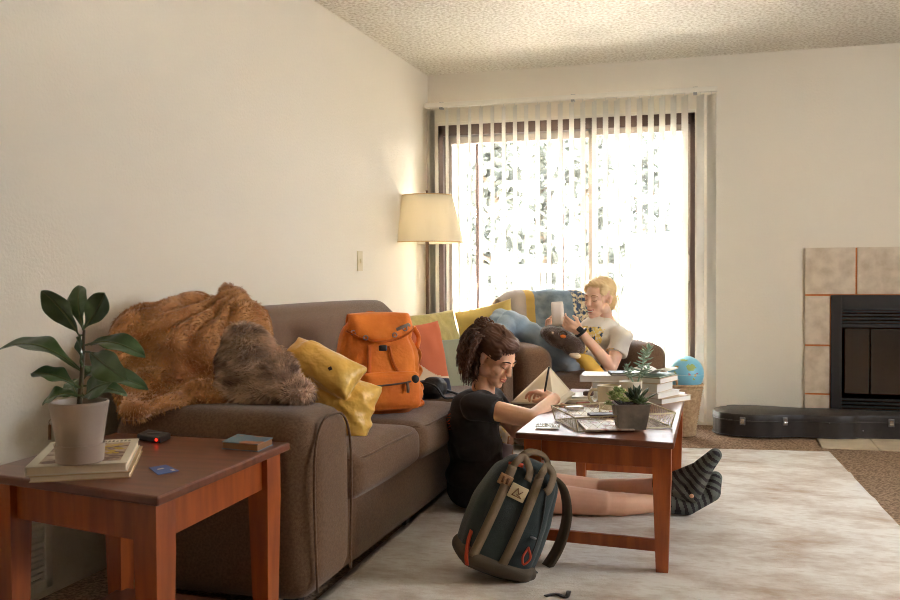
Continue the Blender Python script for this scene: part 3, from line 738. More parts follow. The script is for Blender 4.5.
# small black bag beside it
p0 = aZ(431, 398, .43)+V((-.02, .05, 0))
cb_ = thing('camera_bag', 'small black bag with a thin strap on the sofa seat beside the orange backpack', 'bag', p0)
b = NB(); rbox(b, (0, 0, .042), (.15, .11, .085), .035, n=8, puff=(.005, .005, .01)); put('body', b, mat('black_nylon', (36, 32, 30), .55, bump=(60, .3)), cb_)
b = NB(); tube(b, [(-.06, -.03, .03), (-.03, -.09, .075), (.05, -.08, .06), (.09, -.06, .005), (.14, -.0, .005), (.13, .05, .006), (.06, .04, .03)], .006, 6, k=5); put('strap', b, blk, cb_)

# ================================================================== GREEN DAYPACK ON THE RUG
tm = mat('dark_teal_canvas', (46, 58, 56), .8, var=(10, (38, 48, 48), .35, .65), bump=(300, .4, .003), sheen=.15)
olv = mat('olive_base_canvas', (84, 70, 52), .8, bump=(300, .3, .003)); tau = mat('taupe_webbing', (118, 98, 74), .8, bump=(260, .5, .002)); redo = mat('orange_red_cord', (186, 62, 24), .6)
xa = V((.90, .43, 0)).normalized(); za = V((.37, .16, 1)).normalized(); ya = za.cross(xa).normalized(); xa = ya.cross(za).normalized()
g0 = aZ(483, 583, .01)+V((0, .09, .022))
GM = frame(xa, ya, za, g0)
gb = thing('backpack', 'dark green backpack with taupe straps leaning on the rug against the table leg', 'backpack', g0, rot=GM.to_euler())
GH = .375
def gbag(p, u):
    t = (p.z+GH/2)/GH; s = 1-.22*max(0, t-.55)/.45; p.x *= s; p.y *= 1-.28*t+.05*math.sin(t*PI)
    p += V((u.x, u.y, 0))*.005*fnoise(p, 11)
    if t > .8: p.z -= .03*abs(u.y)*(u.y > 0)*(t-.8)/.2
    return p
b = NB(); rbox(b, (0, 0, GH/2), (.25, .19, GH), .055, n=20, puff=(.012, .028, .015), fn=gbag); body = put('body', b, tm, gb)
b = NB(); rbox(b, (0, 0, .036), (.258, .196, .082), .04, n=14, puff=(.014, .022, 0)); put('base_panel', b, olv, gb)
def gy(x, z, off=0): t = z/GH; u = min(1, abs(x)/.125); return -(.095*(1-.28*t+.05*math.sin(t*PI))+.026*(1-u*u)*(1-(2*t-1)**2)+.001)-off
for x0, x1 in ((-.10, -.078), (.0, .018)):
    b = NB(); ribbon(b, [(x0+(x1-x0)*k/5, gy(x0+(x1-x0)*k/5, .04+.06*k, .006), .04+.063*k) for k in range(6)], .030, .004, (0, -1, 0)); put('webbing_strap', b, tau, gb)
b = NB(); ribbon(b, [(.018, gy(.02, .33, .004), .345), (.02, -.095, .372), (.035, -.07, .39), (.062, -.08, .37), (.055, -.112, .33), (.045, -.118, .315)], .026, .004, (.3, -1, .2)); ribbon(b, [(-.078, gy(-.08, .34, .004), .345), (-.07, -.085, .375), (-.045, -.06, .39), (-.02, -.085, .36), (-.022, -.11, .33)], .024, .004, (.1, -1, .2)); put('strap_loop', b, tau, gb)
b = NB(); ribbon(b, [(-.03, .03, .375), (.0, .04, .405), (.055, .05, .405), (.09, .045, .36)], .028, .006, (0, -.5, 1)); put('carry_handle', b, tau, gb)
b = NB(); M = Matrix.Translation((-.036, gy(-.04, .29, .008), .282)) @ Matrix.Rotation(.1, 4, 'Y'); box(b, (-.03, -.003, -.024), (.03, .002, .024), M); pt = put('patch', b, mat('cream_patch', (206, 186, 150), .8), gb, bev=.002, label='cream patch with a small brown emblem')
b = NB()
for (a, c) in (((-.016, -.012), (-.006, .014)), ((-.006, .014), (.004, -.004)), ((.004, -.004), (.014, .010)), ((-.018, -.013), (.018, -.013)), ((-.002, -.006), (.012, -.010))):
    tube(b, [M @ V((a[0], -.004, a[1])), M @ V((c[0], -.004, c[1]))], .0016, 5)
put('emblem', b, mat('emblem_brown', (110, 70, 40), .8), pt)
b = NB(); M = Matrix.Translation((-.088, gy(-.09, .31, .012), .305)) @ Matrix.Rotation(.1, 4, 'Y'); box(b, (-.023, -.003, -.018), (.023, .002, .018), M); lt = put('leather_label', b, mat('tan_leather', (160, 118, 78), .6), gb, bev=.002, label='tan leather label')
b = NB(); box(b, (-.012, -.0045, -.010), (-.004, -.003, .010), M); box(b, (.004, -.0045, -.010), (.012, -.003, .010), M); put('stitch_marks', b, MATS['emblem_brown'], lt)
b = NB(); ribbon(b, [(-.09, -.07, .355), (-.07, -.076, .362), (-.045, -.08, .366)], .012, .012, (0, -1, .3)); put('zip_end', b, redo, gb)
b = NB(); ribbon(b, [(-.122, -.06, .12), (-.125, -.08, .08), (-.118, -.10, .035), (-.105, -.10, .008)], .012, .004, (-.8, -1, 0)); put('red_strap', b, redo, gb)
b = NB(); tube(b, [(.06, gy(.06, .13, .004), .13), (.07, -.14, .105), (.055, -.145, .08), (.045, -.14, .1), (.06, gy(.06, .125, .004), .125)], .004, 6, k=5); put('zip_cord', b, redo, gb)
b = NB(); tube(b, [(.05, gy(.05, .33, .0), .335), (.07, gy(.07, .25, .0), .25), (.08, gy(.08, .17, .0), .17), (.083, gy(.083, .09, .0), .09)], .0035, 6, k=4); put('zip', b, blk, gb)
b = NB(); ell(b, (.062, gy(.06, .16, .010), .165), (.012, .004, .004)); put('zip_pull', b, stl, gb)
b = NB(); ribbon(b, [(.08, .03, .355), (.15, .045, .33), (.205, .06, .25), (.225, .07, .15), (.21, .065, .06), (.165, .045, -.005), (.10, .03, -.01)], .05, .012, (1, .25, 0)); put('shoulder_strap', b, olv, gb)
b = NB(); ribbon(b, [(.14, .02, .05), (.155, .0, .025), (.14, -.03, .01), (.11, -.06, .008)], .022, .004, (0, -.6, 1)); ribbon(b, [(.15, .01, .03), (.16, -.04, .004), (.165, -.1, .0)], .014, .004, (0, -.3, 1)); rbox(b, (.15, .0, .03), (.035, .03, .02), .006, n=3); put('strap_adjuster', b, tm, gb)
b = NB(); P = [aZ(x, y, .014) for x, y in ((545, 596), (556, 594), (566, 597), (569, 591))]; ribbon(b, P, .014, .003, (0, 0, 1)); put('loose_strap_end', b, blk, gb, True)
# ================================================================== PEOPLE
skin = mat('skin_warm', (238, 190, 158), .5, var=(14, (230, 176, 144), .35, .7, 3), sss=.12)
skin2 = mat('skin_fair', (242, 200, 172), .5, var=(14, (236, 186, 158), .35, .7, 3), sss=.12)
lipm = mat('lips', (196, 112, 96), .45)
HEADC = {}
def head(bm, M, s=1., smile=False):
    def E(c, r, seg=20): ell(bm, V(c)*s, tuple(V(r)*s), M=M, seg=seg)
    def Cc(a, b_, ra, rb): cap(bm, M @ (V(a)*s), M @ (V(b_)*s), ra*s, rb*s)
    E((0, -.016, .034), (.073, .091, .080), 32)
    E((0, .032, .010), (.060, .056, .074)); E((0, .036, -.042), (.052, .050, .060))
    E((0, .048, -.078), (.040, .044, .031)); E((0, .078, -.096), (.020, .017, .015))
    for q in (-1, 1):
        E((q*.034, .058, -.026), (.024, .026, .026)); E((q*.048, .01, -.06), (.016, .04, .026))
        E((q*.031, .076, .003), (.0135, .0125, .0105))            # closed lid over the eye
        E((q*.026, .081, .021), (.022, .010, .007))
        E((q*.010, .101, -.031), (.0085, .009, .007))
        E((q*.074, -.006, -.010), (.006, .014, .024)); E((q*.076, -.012, .002), (.006, .011, .014)); E((q*.073, .0, -.030), (.005, .008, .009))
    Cc((0, .084, .014), (0, .101, -.024), .0075, .0105)
    E((0, .1075, -.029), (.009, .008, .0075))
    E((0, .087, -.056), (.021, .010, .007)); E((0, .085, -.068), (.019, .011, .0075))
def face_bits(M, par, s, brow, lash, skinm, smile=False):
    def P(*a): return M @ (V(a)*s)
    b = NB()
    for q in (-1, 1): tube(b, [P(q*.012, .091, .022), P(q*.026, .091, .028), P(q*.040, .082, .026), P(q*.048, .072, .02)], [.0022*s, .0032*s, .0028*s, .0012*s], 6, k=4)
    put('eyebrows', b, brow, par, True)
    b = NB()
    for q in (-1, 1): tube(b, [P(q*.019, .0855, -.0005), P(q*.027, .0895, -.0042), P(q*.036, .0865, -.0042), P(q*.044, .0775, .0005)], [.0010*s, .0017*s, .0019*s, .001*s], 6, k=4)
    put('eyelashes', b, lash, par, True)
    b = NB()
    if smile:
        tube(b, [P(-.025, .083, -.053), P(-.013, .0945, -.0585), P(0, .098, -.0595), P(.013, .0945, -.0585), P(.025, .083, -.053)], [.001*s, .003*s, .0038*s, .003*s, .001*s], 8, k=4)
        tube(b, [P(-.024, .083, -.055), P(-.012, .092, -.069), P(0, .095, -.072), P(.012, .092, -.069), P(.024, .083, -.055)], [.001*s, .003*s, .0042*s, .003*s, .001*s], 8, k=4)
    else:
        tube(b, [P(-.021, .085, -.0605), P(-.010, .0945, -.057), P(0, .0965, -.0585), P(.010, .0945, -.057), P(.021, .085, -.0605)], [.001*s, .003*s, .0034*s, .003*s, .001*s], 8, k=4)
        tube(b, [P(-.020, .085, -.063), P(-.010, .0935, -.0675), P(0, .0955, -.0685), P(.010, .0935, -.0675), P(.020, .085, -.063)], [.001*s, .0032*s, .004*s, .0032*s, .001*s], 8, k=4)
    put('lips', b, lipm, par, True)
    if smile:
        b = NB(); sweep(b, spline([P(-.018, .088, -.0605), P(-.008, .0945, -.0645), P(.008, .0945, -.0645), P(.018, .088, -.0605)], 5), [(-.0025*s, -.004*s), (.0025*s, -.004*s), (.0025*s, .004*s), (-.0025*s, .004*s)], up=M.to_3x3() @ V((0, 0, 1)))
        put('teeth', b, mat('teeth', (240, 232, 220), .3), par, True)
def hand(bm, w, fwd, nrm, side, curl, s=1., spread=.05, thumb=None):
    """w wrist, fwd towards the fingers, nrm out of the palm, side +1 thumb on +x"""
    f = V(fwd).normalized(); x = f.cross(V(nrm)).normalized(); n = x.cross(f).normalized(); w = V(w)
    T = []
    def P(a, b_, c): return w+x*a*side*s+f*b_*s+n*c*s
    for a in (-.028, -.010, .010, .027): cap(bm, P(a*.6, .008, 0), P(a, .078, 0), .0135*s, .0115*s)
    cap(bm, P(0, -.01, 0), P(0, .05, 0), .022*s, .02*s)
    for i, (a, L) in enumerate(((-.030, .058), (-.0105, .072), (.0105, .078), (.030, .070))[::1]):
        cu = curl[i] if isinstance(curl, (list, tuple)) else curl
        p = P(a, .080, 0); an = 0; r = .0082*s
        sp = x*side*(a/.03)*spread
        for k, fr in enumerate((.45, .31, .24)):
            an += cu*(.9 if k == 0 else 1.1)
            d = (f*math.cos(an)+n*math.sin(an)+sp).normalized(); q = p+d*L*fr*s
            cap(bm, p, q, r, r*.92); p = q; r *= .92
        T.append(p)
    th = thumb or ((.030, .022, .006), (.050, .052, .018), (.050, .078, .030))
    cap(bm, P(.012, .008, 0), P(*th[0]), .015*s, .0135*s); cap(bm, P(*th[0]), P(*th[1]), .0115*s, .0098*s); cap(bm, P(*th[1]), P(*th[2]), .0095*s, .008*s)
    return T, P(*th[2])

# ---------------------------------------------------------------- person reading at the table
g1 = thing('person', 'person in a black T-shirt and striped socks sitting on the rug, writing in a notebook', 'person', (-1.0, 3.92, 0))
H1 = aY(494.5, 356, 3.90)
a, pt = math.radians(-20), math.radians(31)
fw1 = V((math.cos(a)*math.cos(pt), math.sin(a)*math.cos(pt), -math.sin(pt)))
up1 = V((math.sin(pt)*math.cos(a), math.sin(pt)*math.sin(a), math.cos(pt)))
M1 = look(H1, fw1, up1)
nb1 = V((-1.01, 3.915, .49)); pel = V((-1.035, 3.92, .115)); ch = V((-1.055, 3.915, .37))
S_r, S_l = V((-1.005, 3.765, .462)), V((-1.01, 4.07, .447))
E_r, W_r = aY(533, 419, 3.665), aY(554, 401, 3.86)
E_r.z = max(E_r.z, .425); W_r.z = max(W_r.z, .492)
E_l, W_l = V((-.90, 4.09, .315)), V((-.775, 3.93, .425))
hipR, hipL = V((-.98, 3.83, .088)), V((-.97, 4.01, .088))
kR = aY(604, 508, 3.88); kR.z = .062; aR = aY(665, 506, 3.97); aR.z = .055
kL = aY(598, 489, 4.10); kL.z = .064; aL = aY(664, 488, 3.99); aL.z = .125
b = NB(); head(b, M1)
cap(b, nb1+V((0, 0, -.02)), M1 @ V((0, -.028, -.045)), .052, .047)
cap(b, M1 @ V((0, -.02, -.03)), M1 @ V((0, .03, -.07)), .044, .030)
ell(b, ch, (.092, .145, .13)); ell(b, pel, (.115, .165, .10)); cap(b, pel, ch, .105, .10); cap(b, S_r, S_l, .052, .052); cap(b, ch, nb1, .09, .05)
for S, E_, W in ((S_r, E_r, W_r), (S_l, E_l, W_l)): cap(b, S, E_, .046, .037); cap(b, E_, W, .038, .024)
for h, k, an in ((hipR, kR, aR), (hipL, kL, aL)):
    cap(b, h, k, .078, .051); m_ = k+(an-k)*.3+V((0, 0, -.004)); cap(b, k, m_, .048, .049); cap(b, m_, an, .048, .032)
    ell(b, k+V((0, 0, .010)), (.043, .042, .040))
def foot(bm, an, heel, ball, toe, k=1., gr=0):
    cap(bm, an, heel, .036+gr, .031+gr); cap(bm, heel, ball, .030+gr, .034+gr); cap(bm, an, ball, .034+gr, .028+gr); cap(bm, ball, toe, .034+gr, .022+gr)
    side = V((0, .024, 0)); cap(bm, ball+side, toe+side*.7, .022+gr, .018+gr); cap(bm, ball-side, toe-side*.6, .022+gr, .017+gr)
fR = [aR, aR+V((.065, .01, -.012)), aR+V((.145, .06, .085)), aR+V((.165, .085, .145))]
fL = [aL, aL+V((.085, -.015, -.028)), aL+V((.125, -.02, .085)), aL+V((.170, -.03, .165))]
fL[3] = aY(715, 455, fL[3].y); fL[2] = aY(703, 468, fL[2].y)*1; fR[3] = aY(718, 478, fR[3].y)+V((-.01, 0, 0)); fR[2] = aY(711, 492, fR[2].y)+V((-.0, 0, 0)); fR[1] = aY(688, 506, fR[1].y); fL[1] = aY(692, 495, fL[1].y)
for F in (fR, fL): foot(b, *F)
Tr, th = hand(b, W_r, (-.82, .40, .30), (-.3, .1, -1), 1, (.75, .72, .62, .5), .95, .03, thumb=((.030, .03, .012), (.040, .055, .034), (.026, .082, .044)))
hand(b, W_l, (.82, -.55, .40), (.1, .1, -1), 1, (.3, .28, .25, .22), .98)
me = fuse(b, .0042, 3)
put('body', me, skin, g1, True)
face_bits(M1, g1, 1, mat('dark_brow', (52, 34, 26), .8), mat('dark_lash', (40, 28, 24), .8), skin)
# T-shirt
bt = mat('black_cotton', (40, 34, 31), .9, var=(16, (33, 28, 26), .35, .65), bump=(200, .4, .003), sheen=.1)
b = NB()
ell(b, ch, (.108, .16, .15)); ell(b, pel+V((0, 0, .03)), (.132, .182, .12)); cap(b, pel+V((0, 0, .03)), ch, .12, .118); cap(b, S_r, S_l, .064, .064)
cap(b, ch, nb1+V((-.004, 0, -.02)), .11, .062, True); ell(b, ch+V((.03, 0, -.10)), (.10, .15, .10))
for S, E_, f in ((S_r, E_r, .42), (S_l, E_l, .5)): d = (E_-S); cap(b, S, S+d*.1, .062, .062); cap(b, S, S+d*f, .062, .059, True)
def shw_(p, n): return p+n*(.007*fnoise(p, 9)+.004*math.sin(p.z*55+p.x*20+p.y*14))
shirt = put('t_shirt', fuse(b, .007, 3, shw_), bt, g1, True)
from mathutils.bvhtree import BVHTree
def onto(objs, px_, py_, lift=.003):
    """point of the object's surface seen at that place of the photograph"""
    best = None; d = ray(px_, py_).normalized()
    for o in objs:
        M = mw(o); t = BVHTree.FromPolygons([M @ v.co for v in o.data.vertices], [p.vertices[:] for p in o.data.polygons])
        h = t.ray_cast(CAM, d)
        if h[0] and (best is None or h[3] < best[1]): best = (h[0]+h[1]*lift*(1 if h[1].dot(d) < 0 else -1), h[3])
    return best[0] if best else None
b = NB()
def stroke(bm, obj, pts, r):
    q = [onto([obj], *p, lift=.001) for p in pts]; q = [x for x in q if x]
    if len(q) > 1: tube(bm, q, r, 5)
for k, (x, y) in enumerate(((448.5, 404), (447.5, 410), (448, 416), (447.5, 422), (448, 428))):
    stroke(b, shirt, [(x-2.5, y-1.5), (x, y), (x+2.5, y-2)], .0022); stroke(b, shirt, [(x-1.5, y+2), (x+2.5, y+1.5)], .0022)
pn = put('shirt_print', b, mat('orange_print', (196, 84, 36), .8), g1, True)

# dark shorts
b = NB(); ell(b, pel+V((0, 0, -.02)), (.135, .185, .09))
for h, k in ((hipR, kR), (hipL, kL)): cap(b, h, h+(k-h)*.36, .094, .088, True)
put('shorts', fuse(b, .007, 2, shw_), mat('charcoal_cotton', (36, 32, 32), .9), g1, True)
# socks: stripes knitted along the foot
sk = [mat('sock_grey', (92, 94, 88), .9, bump=(300, .5, .003)), mat('sock_black', (38, 32, 34), .9)]
for F, kk in ((fR, kR), (fL, kL)):
    b = NB(); an = F[0]; d = (kk-an).normalized()
    cap(b, an+d*.035, an, .044, .042, True); foot(b, *F, gr=.006)
    me = fuse(b, .0045, 2)
    for m_ in sk: me.materials.append(m_)
    path = [an+d*.05, an*.5+F[1]*.5, F[2]*.9+F[1]*.1, F[3]+(F[3]-F[2])*.6]
    acc = [0]
    for i in range(3): acc.append(acc[-1]+(path[i+1]-path[i]).length)
    for f in me.polygons:
        c = f.center; best = None
        for i in range(3):
            A, B = path[i], path[i+1]; t = max(0, min(1, (c-A).dot(B-A)/(B-A).length_squared)); dd = (c-A-(B-A)*t).length
            if best is None or dd < best[0]: best = (dd, acc[i]+t*(B-A).length)
        s_ = best[1]; hl = (c-F[1]).length
        f.material_index = 1 if ((s_*1000) % 28 < 13 and hl > .036 and (c-F[3]).length > .03) else 0
    put('sock', me, sk, g1, True)
b = NB(); ell(b, fL[1]+V((.0, -.036, .004)), (.009, .004, .009)); put('heel_hole', b, skin, g1, True, label='bare heel showing through a hole in the striped sock')
# hair
hm = mat('dark_brown_hair', (112, 74, 52), .45, var=(9, (78, 48, 34), .35, .65, 3), spec=.5)
b = NB()
ell(b, (0, -.030, .042), (.082, .093, .079), M=M1, seg=32); ell(b, (0, .028, .080), (.064, .055, .040), M=M1); ell(b, (0, -.062, .0), (.074, .06, .075), M=M1)
for q in (-1, 1): ell(b, (q*.056, .008, .055), (.022, .045, .036), M=M1); ell(b, (q*.058, .032, .036), (.014, .030, .030), M=M1); ell(b, (q*.060, -.052, -.0), (.018, .032, .05), M=M1)
bun = M1.inverted() @ aY(484, 328, 3.91)
ell(b, bun, (.038, .038, .036), M=M1); cap(b, M1 @ bun, M1 @ V((0, -.03, .10)), .030, .035)
me = fuse(b, .005, 2, lambda p, n: p+n*(.0022*math.sin((p.x*.7+p.z)*420+9*fnoise(p, 25))+.004*fnoise(p, 24)))
hb = NB(); hb.from_mesh(me)
rnd = random.Random(5)
dirb = V((-.45, -.1, -1))
for i in range(620):
    az = rnd.uniform(-1.5, 1.5); el = rnd.uniform(-1.05, .5)
    lp_ = V((.086*math.sin(az)*math.cos(el), -.03-.097*math.cos(az)*math.cos(el), .04+.082*math.sin(el)))
    p = M1 @ lp_; out = (p-H1).normalized(); L_ = rnd.uniform(.09, .15)
    ph = rnd.uniform(0, 6.28); amp = rnd.uniform(.006, .011); fr = rnd.uniform(2.4, 4)*2*PI
    pts = []; cur = p.copy(); d = (out*.9+V((-.2, 0, -.2))).normalized(); s1 = d.cross(V((0, 1, .2))).normalized(); s2 = d.cross(s1)
    N_ = 16
    for k in range(N_):
        t = k/(N_-1); d = (d+V((-.0, 0, -.30))*(.8)).normalized(); cur = cur+d*L_/N_
        a_ = amp*min(1, t*3); pts.append(cur+s1*a_*math.cos(fr*t+ph)+s2*a_*math.sin(fr*t+ph))
    tube(hb, pts, [.0026, .0032, .0028, .0010], 5)
for i in range(170):   # loose curls at the side of the neck
    q_ = 1 if i % 3 else -1
    p = M1 @ V((q_*rnd.uniform(.03, .070), rnd.uniform(-.085, -.028), rnd.uniform(-.075, .01))); ph = rnd.uniform(0, 6.28); L_ = rnd.uniform(.05, .095); a_ = rnd.uniform(.005, .010); fr = rnd.uniform(8, 16)
    tube(hb, [p+V((-.008*k/11+a_*math.cos(fr*k/11+ph)*min(1, k/3), -.012*q_*min(1, k/4)+a_*math.sin(fr*k/11+ph), -L_*k/11)) for k in range(12)], [.0026, .0032, .0028, .0010], 5)
for i in range(60):   # curls of the bun
    a_ = rnd.uniform(0, 6.28); e = rnd.uniform(-1, 1.4); c = M1 @ bun; r = .036
    dd = V((math.cos(a_)*math.cos(e), math.sin(a_)*math.cos(e), math.sin(e))); t1 = dd.cross(V((.3, .2, 1))).normalized()
    tube(hb, [c+dd*r, c+dd*(r+.012)+t1*.010, c+dd*(r+.004)+t1*.022, c+dd*(r-.004)+t1*.012], [.004, .0038, .003, .001], 5, k=4)
for i in range(90):   # strands combed back over the crown
    x = rnd.uniform(-.06, .06); z0 = .070+rnd.uniform(-.01, .02)-abs(x)*.25
    pts = []
    for k in range(7):
        t = k/6; q = V((x*(1-.75*t), .070-.075*t, z0+.052*math.sin(t*1.7)-.0*t)); qq = q-V((0, -.02, .04)); rr = math.sqrt((qq.x/.087)**2+(qq.y/.104)**2+(qq.z/.090)**2); q = V((0, -.02, .04))+qq/rr*1.0
        pts.append(M1 @ q)
    tube(hb, pts+[M1 @ (bun*.7+V((x*.1, -.01, .02)))], [.0012, .0028, .0028, .002], 5)
put('hair', hb, hm, g1, True)
b = NB(); tube(b, [M1 @ V((.03*math.cos(t)+.0, bun.y*.6-.01+.03*math.sin(t)*.5, bun.z*.78+.02*math.sin(t))) for t in [i*PI/8 for i in range(16)]], .005, 6, closed=True); put('hair_tie', b, blk, g1, True)
# pen in the hand and the notebook
tipf = (Tr[3]+th)/2
pen = thing('pen', 'slim black pen upright in the hand of the person writing', 'pen', tipf)
pa, pb = aY(545.0, 390, tipf.y-.01), aY(549, 367, tipf.y+.01)
b = NB(); cyl(b, pa+(pa-pb)*.12, pb, .0042, n=10); put('barrel', b, blk, pen, True)
b = NB(); cyl(b, pa+(pa-pb)*.12, pa+(pa-pb)*.25, .004, .001, 10); put('tip', b, stl, pen, True)
paper = mat('cream_paper', (232, 216, 188), .8)
paper2 = mat('white_paper', (236, 232, 222), .7)
A, B, Cc, D = aY(554, 404, 3.86), aY(571, 391, 4.08), aY(549, 366, 4.10), aY(511, 402, 3.92)
A.z = max(A.z, .472)
nb_ = thing('notebook', 'open notebook with one cream page raised, held on the coffee table by the person writing', 'notebook', A)
nn = (B-A).cross(D-A).normalized(); nn = nn if nn.y > 0 else -nn
b = NB(); hexa(b, [A, B, Cc, D, A+nn*.008, B+nn*.008, Cc+nn*.006, D+nn*.006]); put('raised_page', b, paper, nb_, True, bev=.001, smooth=False)
e1 = V((.10, -.02, -.012)); e1 = V((.03, .012, -.01)); dn = V((0, 0, -.014))
b = NB(); hexa(b, [A+dn, A+e1*.6+dn, B+e1*.6+dn, B+dn, A, A+e1*.6, B+e1*.6, B]); put('page_block', b, paper, nb_, True, bev=.001, smooth=False)
b = NB(); up = nn*.010; hexa(b, [A+nn*.008, B+nn*.008, Cc+nn*.006, D+nn*.006, A+nn*.011, B+nn*.011, Cc+nn*.009, D+nn*.009]); put('cover', b, mat('kraft_cover', (150, 120, 90), .8), nb_, True, smooth=False)

# ---------------------------------------------------------------- person in the armchair
g2 = thing('person', 'person in a white T-shirt and jeans reclining in the armchair, looking at a phone', 'person', (-.85, 5.65, 0))
H2 = aY(599.5, 297.5, 5.58)
fw2 = V((-.52, -.84, -.14)); M2 = look(H2, fw2, (.08, 0, 1))
pe2 = V((-.87, 5.60, .50)); nb2 = V((-.688, 5.65, .728)); c2 = V((-.735, 5.65, .635))
Sn, Sf = aY(622, 338, 5.50), V((-.70, 5.82, .67))
En, Wn = aY(611, 367, 5.42), aY(580, 331, 5.36)
Ef, Wf = V((-.90, 5.78, .56)), aY(553, 336, 5.46)
b = NB(); head(b, M2, 1.02)
cap(b, nb2, M2 @ V((0, -.02, -.045)), .046, .040); cap(b, M2 @ V((0, -.02, -.03)), M2 @ V((0, .03, -.07)), .042, .028)
ell(b, c2, (.12, .14, .12)); ell(b, pe2, (.12, .15, .10)); cap(b, pe2, c2, .10, .105); cap(b, Sn, Sf, .05, .05); cap(b, c2, nb2, .09, .05)
cap(b, Sn, En, .044, .037); cap(b, En, Wn, .037, .025); cap(b, Sf, Ef, .044, .037); cap(b, Ef, Wf, .037, .025)
kn, kf = aY(512, 322, 5.50), aY(502, 319, 5.68)
an_, af = V((-1.40, 5.20, .50)), V((-1.47, 5.42, .50))
hn, hf = V((-.90, 5.50, .485)), V((-.90, 5.70, .485))
for h, k, an in ((hn, kn, an_), (hf, kf, af)): cap(b, h, k, .078, .055); cap(b, k, an, .05, .033); cap(b, an, an+V((-.05, -.14, -.03)), .034, .025)
hn_p = aY(553, 316, 5.36); Wn2 = Wn
T2, th2 = hand(b, Wn, hn_p-Wn, (-.35, .8, .45), -1, (.62, .6, .55, .45), .98, .03)
Tf, thf = hand(b, Wf, V((-.30, .0, 1)), (.75, -.45, 0), 1, (.6, .6, .5, .45), .95, .03)
put('body', fuse(b, .0045, 3), skin2, g2, True)
face_bits(M2, g2, 1.02, mat('fair_brow', (170, 124, 88), .8), mat('fair_lash', (120, 84, 64), .8), skin2, True)
tw = [mat('white_cotton', (226, 218, 204), .9, bump=(200, .4, .003)), mat('yellow_print', (226, 194, 110), .9), mat('blue_print', (72, 88, 108), .9)]
b = NB(); ell(b, c2, (.135, .155, .135)); ell(b, pe2+V((.03, 0, .02)), (.13, .165, .115)); cap(b, pe2+V((.03, 0, .01)), c2, .115, .12); cap(b, Sn, Sf, .062, .062); cap(b, c2, nb2, .105, .062, True)
for S, E_ in ((Sn, En), (Sf, Ef)): d = E_-S; cap(b, S, S+d*.55, .062, .064, True)
me = fuse(b, .007, 3, lambda p, n: p+n*(.006*fnoise(p, 10)+.004*math.sin(p.z*60-p.x*50+p.y*10)))
for m_ in tw: me.materials.append(m_)
for f in me.polygons:
    c = f.center
    f.material_index = 0
    g = c-c2; along = V((-.25, -.35, -.65)).normalized()
    if f.normal.dot(V((-.6, -.7, .3))) > .35 and (c-Sn).length > .115 and c.z < .70 and c.y < 5.66:
        f.material_index = 1
        u, v = (c.x*1+c.z*.4)*1000, (c.z-c.x*.5)*1000
        if (u % 56 < 20) and (v % 62 < 26): f.material_index = 2
        elif (u % 28 < 3) or (v % 31 < 3): f.material_index = 0
put('t_shirt', me, tw, g2, True)
jm = mat('washed_denim', (142, 162, 182), .85, var=(7, (192, 206, 216), .35, .65, 4), bump=(260, .4, .003))
b = NB(); ell(b, pe2+V((-.02, 0, -.02)), (.135, .165, .085))
for h, k, an in ((hn, kn, an_), (hf, kf, af)): cap(b, h, k, .090, .068); m_ = k+(an-k)*.5; cap(b, k, m_, .066, .060); cap(b, m_, an, .060, .05, True); cap(b, h+V((-.05, 0, -.03)), h+(k-h)*.6+V((0, 0, -.04)), .08, .06)
def den(p, n):
    k = 0
    for kk in (kn, kf):
        r = (p-kk).length; k += .007*math.sin(r*95)*math.exp(-((r-.08)/.07)**2)
    return p+n*(k+.007*fnoise(p, 9, 2)+.003*fnoise(p, 22))
put('jeans', fuse(b, .0065, 2, den), jm, g2, True)
b = NB()
for an in (an_, af): e = an+V((-.05, -.14, -.03)); cap(b, an+(an-an)*0, e, .040, .032); cap(b, an, an+V((.01, .0, .05)), .040, .038, True)
put('socks', fuse(b, .006, 2), MATS['white_cotton'], g2, True)
ym = mat('yellow_apron', (226, 184, 84), .85)
b = NB(); P = [aY(579, 353, 5.34), aY(588, 364, 5.32), aY(599, 377, 5.31)]
G = []
for i in range(9):
    t = i/8; c = spline(P, 4)[i]; G.append([b.verts.new(c+V((.07*s*(1-.2*t), .02-.03*(1-s*s), -.012*s+.006*math.sin(s*5+t*4)))) for s in (-1, -.5, 0, .5, 1)])
for i in range(8):
    for j in range(4): b.faces.new((G[i][j], G[i+1][j], G[i+1][j+1], G[i][j+1]))
put('shirt_hem', b, ym, g2, True, solid=.006, sub=1, label='yellow lower hem of the T-shirt hanging over the seat')
# hair, pulled back, loose strands at the face
bh = mat('blonde_hair', (240, 212, 160), .5, var=(12, (214, 176, 120), .35, .65, 3), spec=.5)
b = NB(); s = 1.02
ell(b, (0, -.034*s, .042*s), (.077*s, .088*s, .080*s), M=M2, seg=32); ell(b, (0, .012*s, .084*s), (.060*s, .052*s, .030*s), M=M2); ell(b, (0, -.07*s, -.01*s), (.06*s, .045*s, .06*s), M=M2)
for q in (-1, 1): ell(b, (q*.058*s, .022*s, .050*s), (.017, .042, .034), M=M2); ell(b, (q*.062*s, -.022*s, .025*s), (.015, .030, .03), M=M2)
ell(b, (.0, -.075, -.05), (.050, .040, .045), M=M2); ell(b, (.02, -.105, -.055), (.028, .030, .034), M=M2)
me = fuse(b, .005, 2, lambda p, n: p+n*(.0015*math.sin((p.x*.6+p.z)*430+7*fnoise(p, 22))+.003*fnoise(p, 20)))
hb = NB(); hb.from_mesh(me); rnd = random.Random(8)
